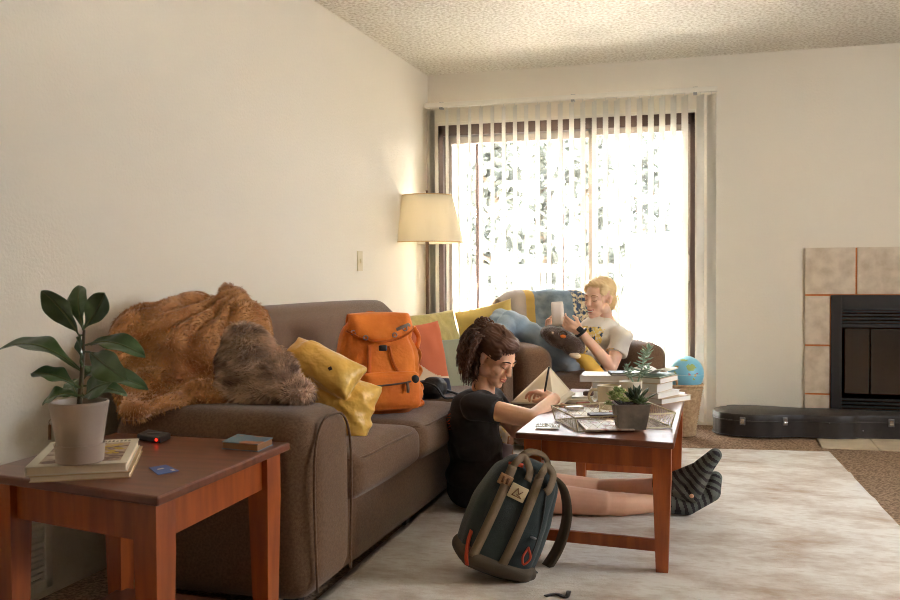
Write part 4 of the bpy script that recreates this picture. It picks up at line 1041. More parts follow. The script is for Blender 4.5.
for i in range(150):
    x = rnd.uniform(-.066, .066); z0 = .078+rnd.uniform(-.015, .02); pts = []
    for k in range(8):
        t = k/7; q = V((x*(1-.5*t), .060-.14*t, z0+.05*math.sin(t*2.2)-.05*t)); qq = q-V((0, -.018, .036)); rr = math.sqrt((qq.x/.078)**2+(qq.y/.094)**2+(qq.z/.083)**2); q = V((0, -.018, .036))+qq/rr
        pts.append(M2 @ (q*s))
    tube(hb, pts, [.001, .0022, .0022, .001], 5)
for q, n_ in ((-1, 1), (1, 1)):
    for i in range(n_):
        o_ = rnd.uniform(-.006, .006); l = rnd.uniform(.09, .15)
        pts = [M2 @ (V((q*(.045+o_), .070, .088+o_))*s), M2 @ (V((q*(.064+o_), .068+o_, .045))*s), M2 @ (V((q*(.071+o_), .060+o_*2, .0))*s), M2 @ (V((q*(.070+o_*2), .052+o_*2, -l*.5))*s), M2 @ (V((q*(.064+o_*3), .046+o_*3, -l))*s)]
        tube(hb, pts, [.0010, .0012, .0010, .0005], 5, k=4)
for i in range(26):
    x = rnd.uniform(-.07, .07); z0 = rnd.uniform(-.05, .02); p = M2 @ V((x, -.07-rnd.uniform(0, .03), z0))
    tube(hb, [p, p+V((rnd.uniform(-.01, .015), rnd.uniform(-.01, .01), -.03)), p+V((rnd.uniform(-.015, .02), rnd.uniform(-.015, .01), -.065))], [.0022, .002, .0006], 5, k=4)
put('hair', hb, bh, g2, True)
b = NB(); ell(b, M2 @ V((.03, -.125, -.075)), (.02, .02, .022)); put('scrunchie', b, mat('rose_scrunchie', (190, 140, 128), .9), g2, True)
b = NB(); dW = (Wn-En).normalized(); wc = Wn-dW*.012
ring = []; s1 = dW.cross(V((0, 0, 1))).normalized(); s2 = dW.cross(s1)
tube(b, [wc+(s1*math.cos(t)+s2*math.sin(t))*.031 for t in [i*PI/10 for i in range(20)]], .008, 8, closed=True)
wt = put('watch', b, blk, g2, True)
b = NB(); fc = wc+V((-.1, -.8, .55)).normalized()*.034; Mw = look(fc, V((-.1, -.8, .55)), dW); rbox(b, (0, 0, 0), (.032, .012, .036), .005, n=3, M=Mw); put('watch_case', b, blk, wt, True)
b = NB(); rbox(b, (0, .007, 0), (.024, .003, .028), .001, n=2, M=Mw); put('watch_screen', b, mat('screen_glass', (60, 62, 66), .1), wt, True)
# phone
pc = aY(557.5, 311, 5.42)
ph = thing('phone', 'phone in a pale case held up in both hands by the person in the armchair', 'phone', pc)
Mp = look(pc, (.22, -.97, .10), (-.05, 0, 1))
b = NB(); rbox(b, (0, 0, -.018), (.072, .010, .145), .009, n=5, M=Mp); put('case', b, mat('pale_case', (232, 222, 214), .3), ph, True)
b = NB(); rbox(b, (0, .0055, -.02), (.058, .002, .118), .003, n=2, M=Mp); put('screen', b, mat('phone_picture', (150, 160, 130), .3, var=(40, (196, 110, 130), .45, .6)), ph, True)
# plush toy
pm = mat('brown_plush', (92, 70, 56), .95, var=(18, (76, 56, 44), .35, .65), bump=(150, .8, .006), sheen=.6)
tc_ = aY(566, 345, 5.36)
py = thing('plush_toy', 'dark brown plush animal with orange inner ear on the lap of the reclining person', 'toy', tc_)
b = NB(); ell(b, aY(560, 338, 5.40), (.115, .11, .062), rot=R_(.40)); ell(b, aY(573, 346, 5.37), (.072, .085, .06), rot=R_(.5)); ell(b, aY(552, 333, 5.42), (.07, .08, .05))
put('body', fuse(b, .007, 3, lambda p, n: p+n*.003*fnoise(p, 30)), pm, py, True)
b = NB(); ell(b, aY(575, 355.5, 5.315), (.034, .026, .019), rot=R_(.12)); put('muzzle', b, mat('cream_plush', (226, 206, 180), .9, sheen=.4), py, True)
b = NB(); tube(b, [aY(563, 335, 5.305)+V((.021*math.cos(t), 0, .019*math.sin(t)+.002)) for t in [PI*(-.05+i*1.1/9) for i in range(10)]], .0065, 8); er = put('ear', b, pm, py, True)
b = NB(); ell(b, aY(563, 336.5, 5.305), (.018, .010, .011)); put('inner_ear', b, mat('orange_felt', (226, 120, 50), .9), er, True, label='orange inner ear')
b = NB()
for q in ((568.5, 349.5), (570.5, 350.5)): ell(b, aY(q[0], q[1], 5.305), (.005, .004, .005))
put('eyes', b, stl, py, True)
# ================================================================== THINGS ON THE END TABLE
def quad(p, q, r_, s_): return [V(p), V(q), V(r_), V(s_)]
def slab(bm, corners, z0, z1, ins=0):
    c = sum(corners, V())/len(corners)
    hexa(bm, [V((p.x, p.y, z0)) for p in corners]+[V((p.x, p.y, z1)) for p in corners])
ZT = .5505
fl_, fr_, br_ = aZ(28, 481, ZT), aZ(131, 475, ZT), aZ(156, 447, ZT)
bl_ = fl_+(br_-fr_)
def rect(o, w, d, ang):
    x = V((math.cos(ang), math.sin(ang), 0)); y = V((-x.y, x.x, 0)); return [o, o+x*w, o+x*w+y*d, o+y*d]
bk = rect(aZ(29, 483, ZT), .215, .33, math.radians(30)); 
def mix(c4, i0, i1, j0, j1):
    P = lambda s, t: (c4[0]*(1-s)+c4[1]*s)*(1-t)+(c4[3]*(1-s)+c4[2]*s)*t
    return [P(i0, j0), P(i1, j0), P(i1, j1), P(i0, j1)]
creamc = mat('aged_cover', (206, 178, 138), .7)
bt1 = thing('book', 'lower of the two large books under the potted fig, tan edges showing', 'book', (*sum(bk, V()).xy/4, ZT))
b = NB(); slab(b, bk, ZT, ZT+.002); slab(b, bk, ZT+.012, ZT+.014); put('cover', b, creamc, bt1, True, smooth=False)
b = NB(); slab(b, mix(bk, .01, .985, .01, .985), ZT+.002, ZT+.012); put('pages', b, paper, bt1, True, smooth=False)
z0 = ZT+.0145; bk2 = [p+V((-.008, -.002, 0)) for p in bk]
bt2 = thing('book', 'white picture-covered cookbook on top, with the plant pot standing on it', 'book', (*sum(bk2, V()).xy/4, z0))
whc = mat('white_cover', (228, 218, 198), .5)
b = NB(); slab(b, bk2, z0, z0+.002); slab(b, bk2, z0+.018, z0+.02); slab(b, mix(bk2, -.004, .004, 0, 1), z0, z0+.02); put('cover', b, whc, bt2, True, smooth=False)
b = NB(); slab(b, mix(bk2, .01, .985, .01, .985), z0+.002, z0+.018); put('pages', b, paper, bt2, True, smooth=False)
b = NB(); slab(b, mix(bk2, .10, .92, .10, .84), z0+.02, z0+.0206); pc_ = put('cover_picture', b, mat('food_picture', (196, 168, 142), .5, var=(26, (120, 82, 62), .48, .6, 3)), bt2, True, smooth=False, label='printed picture of food on the cover')
b = NB(); rnd = random.Random(3)
for i in range(40):
    q = mix(bk2, *(lambda s, t: (s, s+.03, t, t+.03))(rnd.uniform(.55, .85), rnd.uniform(.35, .75))); c = sum(q, V())/4; ell(b, (c.x, c.y, z0+.0206), (.008, .005, .0008), seg=8)
put('yellow_pieces', b, mat('print_yellow', (206, 170, 60), .6), pc_, True)
b = NB()
for i in range(14):
    q = mix(bk2, .30+i*.045, .325+i*.045, .885, .945-.02*(i % 3 == 1)); slab(b, q, z0+.02, z0+.0206)
put('title_lettering', b, mat('print_grey', (150, 140, 124), .7), pc_, True, smooth=False)
# potted plant
zp = z0+.0206; pp = aZ(80, 462, zp+.0); pp = V((pp.x, pp.y, zp))
sc_ = 1/ (pp-CAM).length
pl = thing('potted_plant', 'fiddle-leaf fig in a pale grey-pink pot standing on the books on the end table', 'plant', pp)
R0 = (aY(104, 455, pp.y)-aY(56, 455, pp.y)).length/2*.80; R1 = (aY(107, 403, pp.y)-aY(48, 403, pp.y)).length/2*.82; HP = aY(80, 401, pp.y).z-zp
potm = mat('blush_grey_ceramic', (186, 168, 152), .45, var=(5, (176, 156, 140), .35, .65))
b = NB(); lathe(b, [(R0*.86, .006), (R0*.9, .02), (R1*.985, HP-.008), (R1, HP-.004), (R1*.985, HP), (R1*.93, HP), (R1*.9, HP-.015), (R1*.86, HP-.02)], 40, pp); put('pot', b, potm, pl, True, auto=True)
b = NB(); lathe(b, [(R0*.9, 0), (R0*1.0, .004), (R0*1.06, .040), (R0*1.09, .044), (R0*1.05, .044), (R0*1.0, .03)], 40, pp); put('saucer', b, potm, pl, True, auto=True)
b = NB(); lathe(b, [(R1*.85, HP-.022), (R1*.5, HP-.014), (.002, HP-.012)], 24, pp); put('soil', b, mat('potting_soil', (52, 38, 28), 1, bump=(80, 1)), pl, True)
lfm = mat('fig_leaf', (80, 108, 60), .32, var=(7, (58, 86, 48), .35, .65), spec=.6, coat=.25)
vnm = mat('leaf_vein', (98, 112, 66), .45)
Y0 = pp.y
stm = mat('plant_stem', (84, 72, 44), .7)
b = NB(); st0 = pp+V((0, 0, HP-.015)); q1 = aY(82, 372, Y0); q2 = aY(84, 330, Y0)
tube(b, [st0, q1, q2], [.006, .005, .003], 8, k=5); stem_path = spline([st0, q1, q2], 8); put('stem', b, stm, pl, True)
def figleaf(bp, tip, w, nrm, sag=.1, wave=.004, fold=.25, seed=0, fat=.62):
    bp, tip = V(bp), V(tip); d = tip-bp; L_ = d.length; d.normalize(); nrm = V(nrm); s = d.cross(nrm).normalized(); n_ = s.cross(d).normalized()
    b = NB(); n, m = 16, 8; G = []
    for i in range(n+1):
        t = i/n
        ww = w*((math.sin(min(1, t/fat)*PI/2)**.8) if t < fat else math.cos((t-fat)/(1-fat)*PI/2)**.62)*(.25+.75*min(1, t*2.2)) if 0 < t < 1 else w*.02
        ww *= 1+.05*math.sin(t*17+seed)
        c = bp+d*L_*t+n_*(L_*sag*math.sin(t*PI*.9)-L_*sag*.9*t*t)
        row = []
        for j in range(m+1):
            u = -1+2*j/m
            row.append(b.verts.new(c+s*u*ww/2+n_*(fold*abs(u)**1.3*ww*.5+wave*math.sin(t*15+u*2.2+seed)*abs(u)-.0012*math.exp(-(u/.12)**2)+.0011*math.sin(t*42)*(1-abs(u))*abs(u)*4)))
        G.append(row)
    for i in range(n):
        for j in range(m): b.faces.new((G[i][j], G[i+1][j], G[i+1][j+1], G[i][j+1]))
    o = put('leaf', b, lfm, pl, True, solid=.0011, sub=1)
    b = NB(); mid = [G2 for G2 in []]
    pts = [bp+d*L_*t+n_*(L_*sag*math.sin(t*PI*.9)-L_*sag*.9*t*t+.0006) for t in [i/10 for i in range(11)]]
    near = min(stem_path, key=lambda q: (q-bp).length)
    tube(b, [near]+pts, [.0022, .002, .0016, .0006], 6); put('midrib', b, vnm, o, True)
LV = [ # base px, tip px, width m, depth offset base/tip, normal
 ((79, 335), (43, 290), .066, 0, -.03, (-.3, -1, .35), -.08),
 ((83, 330), (78, 284), .050, .01, .05, (.2, -1, .3), .1),
 ((83, 330), (106, 293), .060, 0, .02, (.35, -1, .4), -.1),
 ((82, 372), (0, 341), .070, 0, -.02, (.15, -.35, 1), .16),
 ((86, 345), (144, 352), .060, .01, .0, (-.1, -.6, 1), .14),
 ((82, 366), (80, 336), .040, -.02, -.04, (-.4, -1, .3), .0),
 ((90, 352), (124, 379), .066, -.03, -.06, (-.1, -1, .45), .1),
 ((80, 388), (31, 371), .055, -.01, -.04, (.1, -.5, 1), .12),
 ((88, 386), (145, 383), .052, 0, -.03, (-.05, -.6, 1), .16),
 ((80, 396), (41, 402), .050, -.01, -.04, (.1, -.55, 1), .2),
 ((84, 398), (112, 380), .060, -.02, -.05, (.1, -1, .5), .1),
 ((86, 396), (125, 391), .042, .0, .0, (-.1, -.6, 1), .2),
 ((80, 382), (100, 366), .045, .02, .05, (.0, -.8, .8), .1),
 ((80, 400), (70, 380), .045, .02, .06, (.0, -.8, .8), .1)]
for i, (p, q, w, d0, d1, nr, sg) in enumerate(LV): figleaf(aY(p[0], p[1], Y0+d0*.4), aY(q[0], q[1], Y0+d1), w, nr, sg, seed=i*1.7)
b = NB(); P0 = aY(51, 421, Y0-.01); tube(b, [P0+V((.012, 0, .012)), P0+V((-.002, -.004, 0)), P0+V((.0, -.004, -.01))], .001, 5, k=3)
tube(b, [P0+V((.0, -.004, -.008)), P0+V((-.001, -.004, -.042))], .0035, 6); put('plant_tag', b, mat('tag_brown2', (130, 92, 56), .8), pl, True)
# small things
c4 = [aZ(137, 440, ZT), aZ(160, 444, ZT), aZ(171, 439, ZT), aZ(148, 435, ZT)]
lb = thing('media_box', 'small black electronic box with a red light at the back corner of the end table', 'electronics', (*sum(c4, V()).xy/4, ZT))
b = NB(); slab(b, c4, ZT, ZT+.018); put('case', b, blk, lb, True, bev=.004, smooth=False)
b = NB(); e = (c4[0]*.15+c4[1]*.85); ell(b, (e.x, e.y-.001, ZT+.010), .0035, seg=10); put('indicator_light', b, mat('red_led', (255, 30, 20), .4, emit=((255, 30, 16), 6)), lb, True, label='glowing red indicator light')
b = NB(); e = sum(c4, V())/4; lathe(b, [(.02, .018), (.02, .0188), (.004, .0188)], 24, (e.x, e.y, ZT)); put('logo_disc', b, mat('dark_grey_disc', (70, 66, 62), .3), lb, True)
c4 = [aZ(149, 468, ZT), aZ(158, 475, ZT), aZ(179, 471, ZT), aZ(166, 465, ZT)]
cdm = mat('blue_card', (70, 104, 176), .5)
b = NB(); slab(b, c4, ZT, ZT+.001); o = put('card', b, cdm, None, True, smooth=False); tag(o, 'blue plastic card lying flat on the end table', 'card')
for q in ((.35, .45, .25, .6), (.7, .9, .75, .9)): b = NB(); slab(b, mix(c4, *q), ZT+.001, ZT+.0013); put('lettering', b, whc, o, True, smooth=False)
c4 = [aZ(222, 449, ZT), aZ(258, 452, ZT), aZ(273, 445, ZT), aZ(238, 441, ZT)]
sb = thing('book', 'small book with a blue and orange cover at the sofa corner of the end table', 'book', (*sum(c4, V()).xy/4, ZT))
b = NB(); slab(b, c4, ZT, ZT+.002); slab(b, c4, ZT+.018, ZT+.02); put('cover', b, mat('slate_blue_cover', (104, 132, 146), .5, var=(14, (190, 120, 76), .56, .62, 2)), sb, True, smooth=False)
b = NB(); slab(b, mix(c4, .02, .98, .02, .98), ZT+.002, ZT+.018); put('pages', b, mat('brown_pages', (150, 108, 70), .8), sb, True, smooth=False)

# ================================================================== THINGS ON THE COFFEE TABLE
ZC = .4555
def book(c, w, d, h, ang, cover, label, z, group=None, spine=None, curl=0):
    r_ = rect(V((0, 0, 0)), w, d, ang); cc = sum(r_, V())/4; r_ = [p-cc+V((c[0], c[1], 0)) for p in r_]
    t = thing('book', label, 'book', (c[0], c[1], z), group=group)
    b = NB(); slab(b, r_, z, z+.0025); slab(b, r_, z+h-.0025, z+h); slab(b, mix(r_, -.0, .02, 0, 1), z, z+h); put('cover', b, cover, t, True, bev=.0008, smooth=False)
    b = NB(); slab(b, mix(r_, .015, .975, .02, .98), z+.0025, z+h-.0025); put('pages', b, paper2, t, True, smooth=False)
    return z+h
wc = mat('white_book_cover', (228, 222, 212), .45); cr = mat('ivory_book_cover', (214, 198, 172), .5); gr = mat('green_grey_book_cover', (120, 146, 128), .5); dk = mat('dark_book_cover', (62, 48, 44), .5); bn = mat('tan_book_cover', (190, 164, 132), .6)
# left stack: (px 586-640)
pL = aY(611, 395, 4.16); A0 = math.radians(4)
z = book((-.485, 4.21), .20, .15, .045, A0, wc, 'thick white book at the bottom of the left stack on the coffee table', ZC)
z = book((-.482, 4.20), .19, .145, .035, A0+.04, cr, 'ivory book in the middle of the left stack on the coffee table', z)
zL = book((-.500, 4.21), .25, .18, .028, A0-.02, wc, 'wide white book or box on top of the left stack behind the mug', z)
z = book((-.44, 4.20), .12, .10, .012, .25, dk, 'small dark red-brown book lying on top of the left stack', zL)
tq = rect(V((-.42, 4.13, 0)), .13, .13, .15)
b = NB(); slab(b, tq, z, z+.003); o = put('booklet', b, wc, None, True, smooth=False); tag(o, 'thin white booklet on top of the small dark book', 'booklet')
# right stack (px 645-680)
z = book((-.268, 4.17), .15, .22, .024, -.55, bn, 'tan book at the bottom of the right stack on the coffee table', ZC)
z = book((-.295, 4.16), .13, .20, .022, -.42, wc, 'white paperback second from the bottom of the right stack', z)
z = book((-.315, 4.16), .13, .19, .040, -.30, cr, 'thick ivory book in the middle of the right stack', z)
z = book((-.305, 4.16), .15, .19, .024, -.35, bn, 'brown-edged book near the top of the right stack', z)
z = book((-.315, 4.16), .15, .19, .008, -.30, gr, 'thin green-grey book on top of the right stack', z)
ob_ = thing('open_book', 'splayed open paperback lying on top of the right book stack', 'book', (-.30, 4.15, z))
b = NB(); 
for s_ in (-1, 1):
    Mx = Matrix.Translation((-.305, 4.15, z+.001)) @ Matrix.Rotation(-.3, 4, 'Z'); G = []
    for i in range(9):
        t = i/8; x = s_*t*.085; zz = .030*math.sin(t*PI*.62)*(1-.35*t)+.002
        G.append([b.verts.new(Mx @ V((x, y, zz+dz))) for y in (-.07, .07) for dz in (0, .004)])
    for i in range(8):
        a_, c_ = G[i], G[i+1]
        for f in ((a_[1], c_[1], c_[3], a_[3]), (a_[0], a_[2], c_[2], c_[0]), (a_[0], c_[0], c_[1], a_[1]), (a_[2], a_[3], c_[3], c_[2])): b.faces.new(f)
put('pages', b, paper2, ob_, True)
# small books left of the mug
z = book((-.605, 4.05), .12, .10, .014, -.1, cr, 'small ivory book lying left of the mug on the coffee table', ZC)
z2 = book((-.60, 4.06), .09, .08, .012, .1, wc, 'little white book on the small ivory book left of the mug', z)
b = NB(); rbox(b, (-.575, 4.07, z2+.0105), (.045, .04, .02), .006, n=4); o = put('trinket_box', b, mat('trinket_brown', (90, 70, 62), .4), None, True); tag(o, 'tiny dark brown box on the little white book beside the mug', 'box')
# mug
mc = V((-.462, 3.86, ZC)); mg = thing('mug', 'cream ceramic mug with a handle on the coffee table behind the wire tray', 'mug', mc)
mgm = mat('cream_glaze', (214, 196, 160), .25, coat=.3)
b = NB(); lathe(b, [(.036, 0), (.040, .004), (.046, .03), (.0475, .09), (.048, .097), (.045, .098), (.043, .09), (.041, .02), (.03, .010), (.001, .010)], 40, mc); put('cup', b, mgm, mg, True, auto=True)
b = NB(); tube(b, [mc+V((-.044, -.008, .080)), mc+V((-.068, -.014, .078)), mc+V((-.080, -.016, .052)), mc+V((-.066, -.014, .028)), mc+V((-.043, -.008, .022))], .0058, 8, k=5); put('handle', b, mgm, mg, True)
# papers
b = NB(); slab(b, rect(V((-.66, 4.12, 0)), .16, .24, .12), ZC, ZC+.002); o = put('paper_sheet', b, paper2, None, True, smooth=False); tag(o, 'white sheet of paper at the far left corner of the coffee table', 'paper')
b = NB(); slab(b, rect(V((-.62, 3.66, 0)), .17, .22, -.05), ZC, ZC+.0015); o = put('paper_sheet', b, paper2, None, True, smooth=False); tag(o, 'white sheet of paper half inside the wire tray beside the writing hand', 'paper')
# wire tray
wm = mat('antique_white_wire', (206, 188, 150), .5)
tz = ZC+.004; zt2 = ZC+.055
T0, T1, T2_, T3 = V((-.50, 3.26, 0)), V((-.195, 3.40, 0)), V((-.325, 3.96, 0)), V((-.66, 3.80, 0))
T0, T1 = aZ(578, 432, tz), aZ(671, 427, tz); T2_, T3 = T1+V((-.12, .28, 0)), T0+V((-.125, .26, 0))
tr_c = (T0+T1+T2_+T3)/4; fan = 1.07
wt_ = thing('wire_tray', 'shallow antique white wire mesh tray on the coffee table holding the concrete planter', 'tray', (tr_c.x, tr_c.y, ZC))
C0 = [V((p.x, p.y, tz)) for p in (T0, T1, T2_, T3)]; C1 = [V((tr_c.x+(p.x-tr_c.x)*fan, tr_c.y+(p.y-tr_c.y)*fan, zt2)) for p in (T0, T1, T2_, T3)]
b = NB()
for R__ in (C0, C1): 
    for i in range(4): cyl(b, R__[i], R__[(i+1) % 4], .003, n=8); ell(b, R__[i], .0034, seg=8)
for i in range(4): cyl(b, C0[i], C1[i], .0028, n=8)
for i in (0, 2): cyl(b, (C0[i]+C0[i+1])/2, (C1[i]+C1[(i+1) % 4])/2, .0028, n=8)
cyl(b, (C0[0]+C0[1])/2, (C0[2]+C0[3])/2, .0025, n=8); put('frame', b, wm, wt_, True)
def mesh_panel(P, n, m):
    f = lambda s, t: (P[0]*(1-s)+P[1]*s)*(1-t)+(P[3]*(1-s)+P[2]*s)*t
    b = NB()
    for i in range(-m, n+m):      # two families of diagonal wires, chicken-wire feel
        for sg in (1, -1):
            pts = []
            for j in range(m+1):
                s_ = (i+sg*j+(m if sg < 0 else 0))/n if sg < 0 else (i+j)/n
                if -1e-6 <= s_ <= 1+1e-6: pts.append(f(min(1, max(0, s_)), j/m))
            if len(pts) > 1: tube(b, pts, .0006, 4)
    return b
for i in range(4): put('mesh_side', mesh_panel([C0[i], C0[(i+1) % 4], C1[(i+1) % 4], C1[i]], 12, 2), wm, wt_, True)
put('mesh_bottom', mesh_panel(C0, 12, 14), wm, wt_, True)
# planter with succulents
pc0 = aZ(629, 430, tz+.004); pc0 = V((pc0.x, pc0.y+.05, tz+.004)); Y1 = pc0.y-.045
cp = thing('planter', 'tapered square concrete planter of small succulents standing in the wire tray', 'planter', pc0)
cpm = mat('concrete_planter', (150, 140, 124), .9, var=(16, (118, 110, 98), .35, .65, 4), bump=(50, .4, .005))
b = NB(); Mz = Matrix.Translation(pc0) @ Matrix.Rotation(.28, 4, 'Z')
v0 = taper(b, (0, 0, 0), (.046, .046), (0, 0, .088), (.060, .060)); taper(b, (0, 0, .0885), (.0595, .0595), (0, 0, .089), (.0595, .0595))
bmesh.ops.transform(b, matrix=Mz, verts=b.verts); put('pot', b, cpm, cp, True, bev=.004, smooth=False)
b = NB(); box(b, (-.05, -.05, .089), (.05, .05, .092), Mz); put('soil', b, MATS['potting_soil'], cp, True, smooth=False)
def succ_leaf(b, p, d, L_, w, th=.35):
    d = V(d).normalized(); s = d.cross(V((0, 0, 1))); s = s.normalized() if s.length > .05 else V((1, 0, 0)); n_ = s.cross(d)
    sweep(b, [V(p)+d*L_*t+V((0, 0, L_*.12*t*t)) for t in (0, .2, .45, .7, .88, 1)], [(math.cos(a)*1, math.sin(a)*th) for a in [i*PI/4 for i in range(8)]], up=n_, sc=[w*.45, w*.8, w, w*.9, w*.5, w*.08])
def rosette(name, c, R__, n, m, par, el0=.2, el1=1.3, wid=.22, seed=0):
    b = NB(); rnd = random.Random(seed)
    for i in range(n):
        t = i/n; a_ = i*2.4; e = el0+(el1-el0)*t; L_ = R__*(1-.55*t)*rnd.uniform(.9, 1.1)
        succ_leaf(b, V(c)+V((0, 0, .2*R__*t)), (math.cos(a_)*math.cos(e), math.sin(a_)*math.cos(e), math.sin(e)), L_, L_*wid)
    put(name, b, m, par, True)
s1 = mat('pale_succulent', (176, 190, 122), .55, var=(30, (150, 170, 104), .35, .65)); s2 = mat('dark_spiky_succulent', (74, 88, 64), .5); s3 = mat('green_succulent', (104, 124, 78), .5)
rnd = random.Random(2)
topz = pc0.z+.092
for k, (dx, dy, dz, R__) in enumerate(((-.055, -.035, .01, .026), (-.035, -.05, .02, .028), (-.065, -.01, .022, .024), (-.03, -.02, .035, .026), (-.05, .015, .03, .024), (-.015, -.05, .008, .022), (-.072, -.045, -.006, .022), (-.045, -.03, .045, .02))): rosette('trailing_sedum', pc0+V((dx, dy, .092+dz)), R__, 16, s1, cp, .0, 1.3, .3, k)
b = NB()
for dx, dy, h in ((-.055, -.035, .01), (-.035, -.05, .02), (-.03, -.02, .035), (-.05, .015, .03), (-.045, -.03, .045)): cyl(b, pc0+V((dx*.5, dy*.5, .09)), pc0+V((dx, dy, .095+h)), .002, n=6)
put('sedum_stem', b, s3, cp, True)
rosette('spiky_rosette', pc0+V((.022, -.01, .092)), .075, 20, s2, cp, .35, 1.45, .12, 20)
rosette('spiky_rosette', pc0+V((.004, .02, .092)), .06, 14, s2, cp, .5, 1.45, .12, 22)
rosette('low_succulent', pc0+V((.035, -.03, .090)), .045, 22, s3, cp, .0, 1.2, .2, 21)
# second pot: white ribbed pot with tall succulent
wp = V((-.385, 3.97, ZC)); wpp = thing('potted_succulent', 'tall grey-green branching succulent in a white pot behind the concrete planter', 'plant', wp)
b = NB(); R2 = .047; lathe(b, [(R2*.8, 0), (R2*.86, .02), (R2*.92, .05), (R2*.97, .052), (R2*.97, .062), (R2*.94, .064), (R2*1.0, .09), (R2*1.02, .105), (R2*.95, .106), (R2*.9, .095), (.001, .094)], 40, wp); put('pot', b, mat('white_ceramic', (222, 212, 192), .35), wpp, True, auto=True)
gsu = mat('blue_green_succulent', (164, 188, 164), .5, var=(20, (140, 166, 140), .35, .65)); Ys = wp.y
def branch(pxs_, R__, n, seed):
    P = [aY(x, y, Ys) for x, y in pxs_]; sp = spline(P, 5); b = NB(); tube(b, sp, [.004, .003], 6); put('stem', b, gsu, wpp, True)
    b = NB(); rn = random.Random(seed)
    for i in range(n):
        t = .25+.75*i/(n-1); p = sp[min(len(sp)-1, int(t*(len(sp)-1)))]; a_ = i*2.4+seed; e = .15+.9*(i/n)**3
        L_ = R__*(1-.35*i/n)*rn.uniform(.85, 1.1); succ_leaf(b, p, (math.cos(a_)*math.cos(e), math.sin(a_)*math.cos(e)*.9, math.sin(e)), L_, L_*.24)
    put('leaves', b, gsu, wpp, True)
branch(((638, 382), (642, 368), (645, 356), (650, 349)), .045, 26, 1); branch(((633, 382), (629, 373), (627, 367)), .036, 16, 2); branch(((641, 378), (646, 372), (648, 368)), .034, 14, 4)
# little things in the tray
wa = [mat('silver_tin', (176, 164, 150), .35, metal=.4), mat('dark_wallet', (62, 40, 36), .5), mat('white_card', (232, 224, 210), .5), mat('rose_card', (176, 110, 92), .6)]
tb = tz+.002
def flat(name, px, w, d, h, ang, m, label, cat, z=tb, bev=.002):
    p = aZ(px[0], px[1], z); b = NB(); r_ = rect(V((0, 0, 0)), w, d, ang); cc = sum(r_, V())/4; r_ = [q-cc+V((p.x, p.y, 0)) for q in r_]; slab(b, r_, z, z+h); o = put(name, b, m, None, True, bev=bev, smooth=False); return tag(o, label, cat)
flat('magazine', (605, 426), .17, .22, .006, .3, mat('magazine_cover', (196, 176, 152), .5, var=(20, (150, 90, 70), .5, .6)), 'thin magazine lying flat on the bottom of the wire tray', 'magazine')
flat('wallet', (602, 417), .10, .06, .014, .35, wa[1], 'dark brown wallet lying in the wire tray', 'wallet', tb+.008)
flat('playing_card', (583, 418), .06, .045, .006, .1, wa[2], 'small white card pack in the left of the wire tray', 'cards', tb+.008)
flat('keys_pouch', (574, 409), .07, .05, .012, .4, wa[0], 'small silver tin in the far left of the wire tray', 'tin', tb)
flat('note_card', (619, 413), .07, .05, .006, .3, wa[3], 'reddish card behind the dark wallet in the wire tray', 'card', tb+.008)
flat('lip_balm', (583, 405), .06, .014, .014, .5, wa[3], 'small pinkish stick lying in the far left of the wire tray', 'cosmetic', tb, .005)
# coaster at the near left corner
p = aZ(549, 428, ZC); b = NB(); slab(b, rect(V((p.x-.045, p.y-.035, 0)), .085, .075, .1), ZC, ZC+.010); gcm = mat('clear_acrylic', (236, 232, 224), .1, trans=.6); o = put('coaster', b, gcm, None, True, bev=.003, smooth=False); tag(o, 'clear square coaster at the near left corner of the coffee table', 'coaster')
# bag with cloth between the person and the table
pb0 = aY(501, 462, 4.22); pb0.z = .0105
bg = thing('paper_bag', 'small brown paper bag with pale patterned cloth between the writing person and the coffee table', 'bag', pb0)
zt_ = aY(501, 434, 4.22).z
b = NB(); hexa(b, [pb0+V((x, y, 0)) for x, y in ((-.05, -.05), (.045, -.05), (.045, .05), (-.05, .05))]+[V((pb0.x+x, pb0.y+y, zt_)) for x, y in ((-.055, -.05), (.05, -.05), (.05, .05), (-.055, .05))]); put('bag_body', b, mat('kraft_paper', (172, 126, 98), .8), bg, True, bev=.003, smooth=False)
b = NB(); ell(b, (pb0.x-.01, pb0.y-.01, zt_+.005), (.05, .05, .035)); ell(b, (pb0.x+.02, pb0.y-.04, zt_-.02), (.03, .02, .04)); put('cloth', fuse(b, .006, 2, lambda p, n: p+n*.012*fnoise(p, 30)), mat('patterned_cloth', (216, 210, 196), .9, var=(40, (206, 178, 96), .52, .6, 2)), bg, True)
p = aY(512, 458, 4.1); b = NB(); P = [aY(508, 444, 4.1), aY(506, 455, 4.08), aY(511, 466, 4.02), aY(517, 470, 3.98)]
ribbon(b, P, .05, .010, (.2, -1, .3)); o = put('cloth', b, mat('lilac_cloth', (196, 190, 204), .9), None, True); tag(o, 'crumpled lilac-white cloth beside the person on the rug, above the green backpack', 'cloth')

